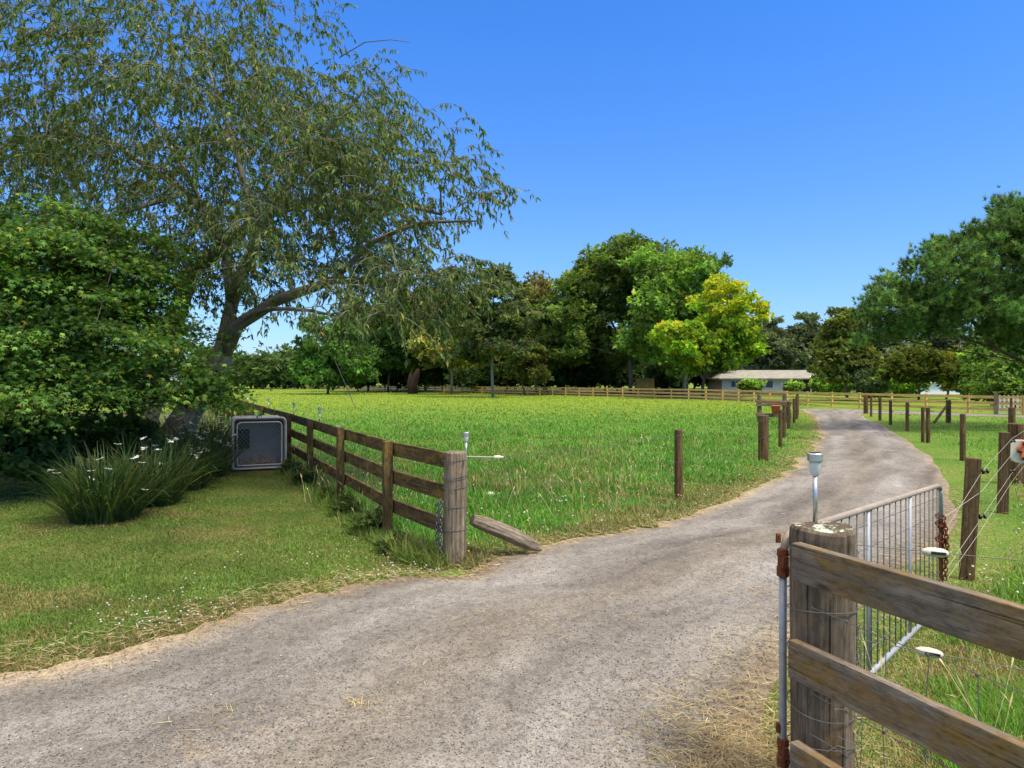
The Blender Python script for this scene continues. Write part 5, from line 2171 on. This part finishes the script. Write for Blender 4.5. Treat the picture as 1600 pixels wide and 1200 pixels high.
pd = np.clip(.05 + .8 * np.clip((.40 - dd + .35 * (vnoise(x, y, .9, 17) - .5)) / .3, 0, 1) * np.clip((-x - 1.1) / .8, 0, 1)
             + .7 * np.clip((vnoise(x, y, .9, 15) * .65 + vnoise(x, y, 3.1, 16) * .35 - .545) / .16, 0, 1), 0, .92)
k_ = r.random(len(x)) < pd
col[k_] = dry[k_]
col *= (.55 + .85 * (vnoise(x, y, .7, 18) * .5 + vnoise(x, y, 2.4, 19) * .5))[:, None]
blades('lawn_grass', x, y, h, wd, col, r, 'short mown lawn with dry patches left of the brown fence', .6, 1.0)

# verge on the right and beyond
x, y, r = screen_pts(170000, 1040, 1800, 640, 1330, 103)
m_ = ~inpoly(x, y, DRIVE_POLY) & ~inpoly(x, y, CROSS_POLY) & (x > np.interp(y, ER[:, 1], ER[:, 0])) & (y < 40)
x, y = x[m_], y[m_]
dd = dist_poly(x, y, ER[::3])
n1 = vnoise(x, y, .8, 21) * .6 + vnoise(x, y, 2.6, 22) * .4
edge = np.clip((dd - .5) / 1.0, 0, 1)
h = (.03 + .24 * edge * np.clip((n1 - .2) * 1.8, 0.1, 1.2)) * r.uniform(.5, 1.35, len(x))
h = np.where(y > 13, np.maximum(h * .55, .05 * r.uniform(.5, 1.3, len(x))), h)
wd = (.0040 + .0007 * y) * r.uniform(.7, 1.3, len(x))
col = tints(len(x), [(.125, .28, .032, 5), (.095, .215, .028, 4), (.20, .33, .048, 3)], .15, r)
dry = tints(len(x), [(.38, .30, .15, 3), (.28, .22, .10, 3), (.20, .19, .06, 2)], .15, r)
pd = np.clip(.08 + .95 * np.clip((.85 - dd) / .5, 0, 1) + .75 * np.clip((1.15 - dd + 1.2 * (vnoise(x, y, 1.1, 27) - .5)) / 1.0, 0, 1) * (y < 8) + .8 * np.clip((vnoise(x, y, .9, 25) * .6 + vnoise(x, y, 2.1, 26) * .4 - .50) / .14, 0, 1) * (y < 12), 0, .95)
k_ = r.random(len(x)) < pd
col[k_] = dry[k_]
h = np.where(k_, h * .55, h)
blades('verge_grass', x, y, h, wd, col, r, 'tall bright green grass with dry straw right of the gate')


# the verge behind the near board fence
r = np.random.default_rng(104)
x, y = r.uniform(.9, 7, 36000), r.uniform(-1.5, 3.2, 36000)
m_ = ~inpoly(x, y, DRIVE_POLY) & (x > np.interp(y, ER[:, 1], ER[:, 0]) + .15) & ~((np.abs(x) < y * .83) & (y > 2.6))
x, y = x[m_], y[m_]
n1 = vnoise(x, y, .8, 21)
col = tints(len(x), [(.125, .28, .032, 5), (.095, .215, .028, 4), (.30, .24, .11, 1.5)], .15, r)
blades('verge_grass', x, y, (.05 + .2 * n1) * r.uniform(.5, 1.3, len(x)), .006 * r.uniform(.7, 1.3, len(x)), col, r, 'bright green grass between the board fence and the right edge')


# straw lying on the drive by the gate and in patches
def straw():
    r = np.random.default_rng(110)
    xs_, ys_ = [], []
    n = 9000
    t = r.uniform(0, 1, n)
    # along the right edge near the gate
    k = (45 + t * 95).astype(int) * NL // 260
    e = ER[np.clip(k, 0, NL - 1)]
    off = r.normal(.02, .20, n)
    xs_.append(e[:, 0] + off); ys_.append(e[:, 1] - off * .6)
    # heap below the hinge post
    c = r.normal(0, 1, (5200, 2)) * np.array([.24, .40]) + np.array([1.08, 3.0])
    xs_.append(c[:, 0]); ys_.append(c[:, 1])
    # left fringe, following the edge
    n2 = 14000
    k = r.integers(20, 240, n2)
    e = EL[k]
    off = r.normal(-.02, .11, n2) - (r.random(n2) * .45 - .1) * np.clip((-e[:, 0] - .9) / 1.0, 0, 1)
    xs_.append(e[:, 0] + off * .6); ys_.append(e[:, 1] - off)
    # sparse single straws and small drifts over the drive
    n3 = 2200
    u = r.random(n3)
    k = r.integers(60, 200, n3)
    q = EL[k] * (1 - u)[:, None] + ER[k] * u[:, None]
    keep = vnoise(q[:, 0], q[:, 1], 1.1, 31) > .52
    xs_.append(q[keep, 0]); ys_.append(q[keep, 1])
    for px, py, s in ((350, 1130, .10), (760, 970, .13), (830, 985, .16), (560, 1110, .03), (1120, 905, .10), (1180, 930, .12), (1130, 850, .12)):
        g = G(px, py)
        c = r.normal(0, 1, (130, 2)) * s * np.array([1.5, 1]) + g[:2]
        xs_.append(c[:, 0]); ys_.append(c[:, 1])
    x, y = np.concatenate(xs_), np.concatenate(ys_)
    n = len(x)
    m = (y > 1.5)
    x, y = x[m], y[m]
    n = len(x)
    az = r.uniform(0, 6.283, n)
    el = np.clip(r.normal(.04, .12, n), -.05, .6)
    L = r.uniform(.03, .13, n) * np.clip(1.0 - .02 * y, .5, 1)
    wd = r.uniform(.0016, .003, n) * (1 + .12 * y)
    z = .022 + .020 * r.random(n)
    T = np.array([(-.5, 0, 0), (.5, 0, 0), (.4, .5, .02), (-.4, .5, .02), (.1, 1, 0.0)], float)
    F = np.array([(0, 1, 2), (0, 2, 3), (3, 2, 4)])
    v, f = scatter(np.c_[x, y, z], rot_mats(az, el, r.normal(0, .4, n)), np.stack([wd, L, L], -1), T, F)
    v[:, 2] = np.maximum(v[:, 2], .012)
    col = tints(n, [(.46, .36, .19, 4), (.36, .27, .13, 3), (.55, .46, .28, 2), (.24, .17, .08, 1)], .14, r)
    o = mesh_obj('straw', v, f, M['grass'], tint=np.repeat(col, 5, 0))
    tag(o, 'dry straw strewn along the drive edges and by the gate', 'straw', kind='stuff')


straw()


# loose stones of the worn surface
def stones():
    r = np.random.default_rng(120)
    n = 16000
    px, py = r.uniform(-50, 1300, n), r.uniform(850, 1230, n)
    Y = FPX * CAM_H / (py - HOR)
    x, y = (px - 800) / FPX * Y, Y
    m = inpoly(x, y, DRIVE_POLY)
    x, y = x[m], y[m]
    n = len(x)
    T = np.array([(1, 0, 0), (0, 1, 0), (-1, 0, 0), (0, -1, 0), (0, 0, .8), (.2, .1, -.6)], float)
    F = np.array([(0, 1, 4), (1, 2, 4), (2, 3, 4), (3, 0, 4), (1, 0, 5), (2, 1, 5), (3, 2, 5), (0, 3, 5)])
    s = r.uniform(.0022, .0062, n)[:, None] * r.uniform(.7, 1.4, (n, 3))
    u = np.zeros(n)
    zc = .030 * np.ones(n)
    # sit on the cambered sheet
    dl, dr_ = dist_poly(x, y, EL[::2]), dist_poly(x, y, ER[::2])
    uu = dl / (dl + dr_)
    zc = .008 + .03 * np.sin(np.pi * uu) ** .7
    v, f = scatter(np.c_[x, y, zc + .002], rot_mats(r.uniform(0, 6.28, n), r.normal(0, .3, n), r.normal(0, .3, n)), s, T, F)
    col = tints(n, [(.20, .185, .165, 5), (.29, .27, .25, 2), (.12, .108, .096, 2), (.42, .40, .37, .2)], .15, r)
    o = mesh_obj('loose_chips', v, f, M['stone'], tint=np.repeat(col, 6, 0))
    tag(o, 'loose stone chips on the worn drive surface', 'stones', kind='stuff')


m, nt, out = new_mat('stone_chips')
principled(nt, out, attr(nt, 'tint').outputs['Color'], .9, .2)
M['stone'] = m
stones()


# flowering grass stalks by the fences
def stalks():
    r = np.random.default_rng(140)
    x, y = [], []
    n = 420
    t = r.uniform(0, 14, n)
    p = LFENCE[1] + FD * t[:, None] + np.array([.9, .44]) * r.normal(.12, .25, n)[:, None]
    x.append(p[:, 0]); y.append(p[:, 1])
    px, py = r.uniform(760, 1180, 700), r.uniform(690, 840, 700)
    Y = FPX * CAM_H / (py - HOR)
    x.append((px - 800) / FPX * Y); y.append(Y)
    px, py = r.uniform(1350, 1750, 150), r.uniform(860, 1300, 150)
    Y = FPX * CAM_H / (py - HOR)
    x.append((px - 800) / FPX * Y); y.append(Y)
    x, y = np.concatenate(x), np.concatenate(y)
    dl = dist_poly(x, y, np.vstack([EL[::3]]))
    dr_ = dist_poly(x, y, ER[::3])
    m_ = ~inpoly(x, y, DRIVE_POLY) & (dl > .5) & (dr_ > .35)
    x, y = x[m_], y[m_]
    n = len(x)
    T = np.array([(-.5, 0, 0), (.5, 0, 0), (-.4, .55, .03), (.4, .55, .03), (-.3, .8, .09), (.3, .8, .09), (-1.6, .88, .12), (1.6, .88, .12), (0, 1.0, .19)], float)
    F = np.array([(0, 1, 3), (0, 3, 2), (2, 3, 5), (2, 5, 4), (4, 5, 7), (4, 7, 6), (6, 7, 8)])
    h = r.uniform(.22, .50, n)
    wd = (.0018 + .0003 * y)
    v, f = scatter(np.c_[x, y, np.zeros(n)], rot_mats(r.uniform(0, 6.28, n), np.clip(r.normal(1.25, .22, n), .5, 1.5), r.normal(0, .5, n) + np.pi), np.stack([wd, h, h], -1), T, F)
    v[:, 2] = np.maximum(v[:, 2], .006)
    col = tints(n, [(.40, .31, .15, 3), (.30, .27, .10, 3), (.50, .42, .24, 1)], .14, r)
    o = mesh_obj('seed_stalks', v, f, M['grass'], tint=np.repeat(col, len(T), 0))
    tag(o, 'thin dry seed stalks standing along the fences and in the verge', 'grass', kind='stuff')


stalks()


# clover heads, buttercups, dandelions
def flowers(name, x, y, z, s, cols, label, r):
    n = len(x)
    a = np.linspace(0, 2 * np.pi, 7)[:-1]
    T = np.array([(math.cos(q), math.sin(q), 0) for q in a] + [(0, 0, .9), (0, 0, -.5)], float)
    F = np.array([(k, (k + 1) % 6, 6) for k in range(6)] + [((k + 1) % 6, k, 7) for k in range(6)])
    v, f = scatter(np.c_[x, y, z], rot_mats(r.uniform(0, 6.28, n), r.normal(0, .2, n), r.normal(0, .2, n)), np.repeat(s[:, None], 3, 1), T, F)
    o = mesh_obj(name, v, f, M['petal'], tint=np.repeat(tints(n, cols, .06, r), 8, 0))
    tag(o, label, 'flowers', kind='stuff')


x, y, r = screen_pts(9000, -20, 720, 760, 990, 130)
m_ = inpoly(x, y, LAWN_POLY) & ~inpoly(x, y, DRIVE_POLY)
dd = dist_poly(x, y, EL[::3])
m_ &= (r.random(len(x)) < np.clip(1.2 - dd / 1.4, .0, 1) * np.clip((vnoise(x, y, 1.0, 33) - .35) * 2, 0, 1) * .35 * np.clip((x + 3.4) / 1.2, .1, 1))
x, y = x[m_], y[m_]
flowers('clover_heads', x, y, r.uniform(.03, .06, len(x)), r.uniform(.006, .011, len(x)), [(.72, .70, .62, 1)], 'white clover heads dotted through the lawn near the drive', r)
x, y, r = screen_pts(9000, 360, 1250, 604, 700, 131)
m_ = inpoly(x, y, PADDOCK) & (r.random(len(x)) < np.clip((y - 26) / 26, .01, 1) * np.clip(vnoise(x, y, .25, 34) * 1.4, 0, 1))
x, y = x[m_], y[m_]
flowers('buttercups', x, y, r.uniform(.07, .15, len(x)), r.uniform(.6, 1.3, len(x)) * (.007 + .0004 * y), [(.75, .60, .02, 1)], 'yellow buttercups through the far half of the paddock', r)
x, y, r = screen_pts(2600, 500, 1700, 690, 1000, 132)
m_ = (inpoly(x, y, PADDOCK) | (x > np.interp(y, ER[:, 1], ER[:, 0]) + .8)) & (r.random(len(x)) < .35)
x, y = x[m_], y[m_]
flowers('daisies', x, y, r.uniform(.08, .2, len(x)), r.uniform(.009, .016, len(x)), [(.75, .74, .66, 3), (.75, .6, .03, 1)], 'small white and yellow wildflowers in the paddock and verge', r)
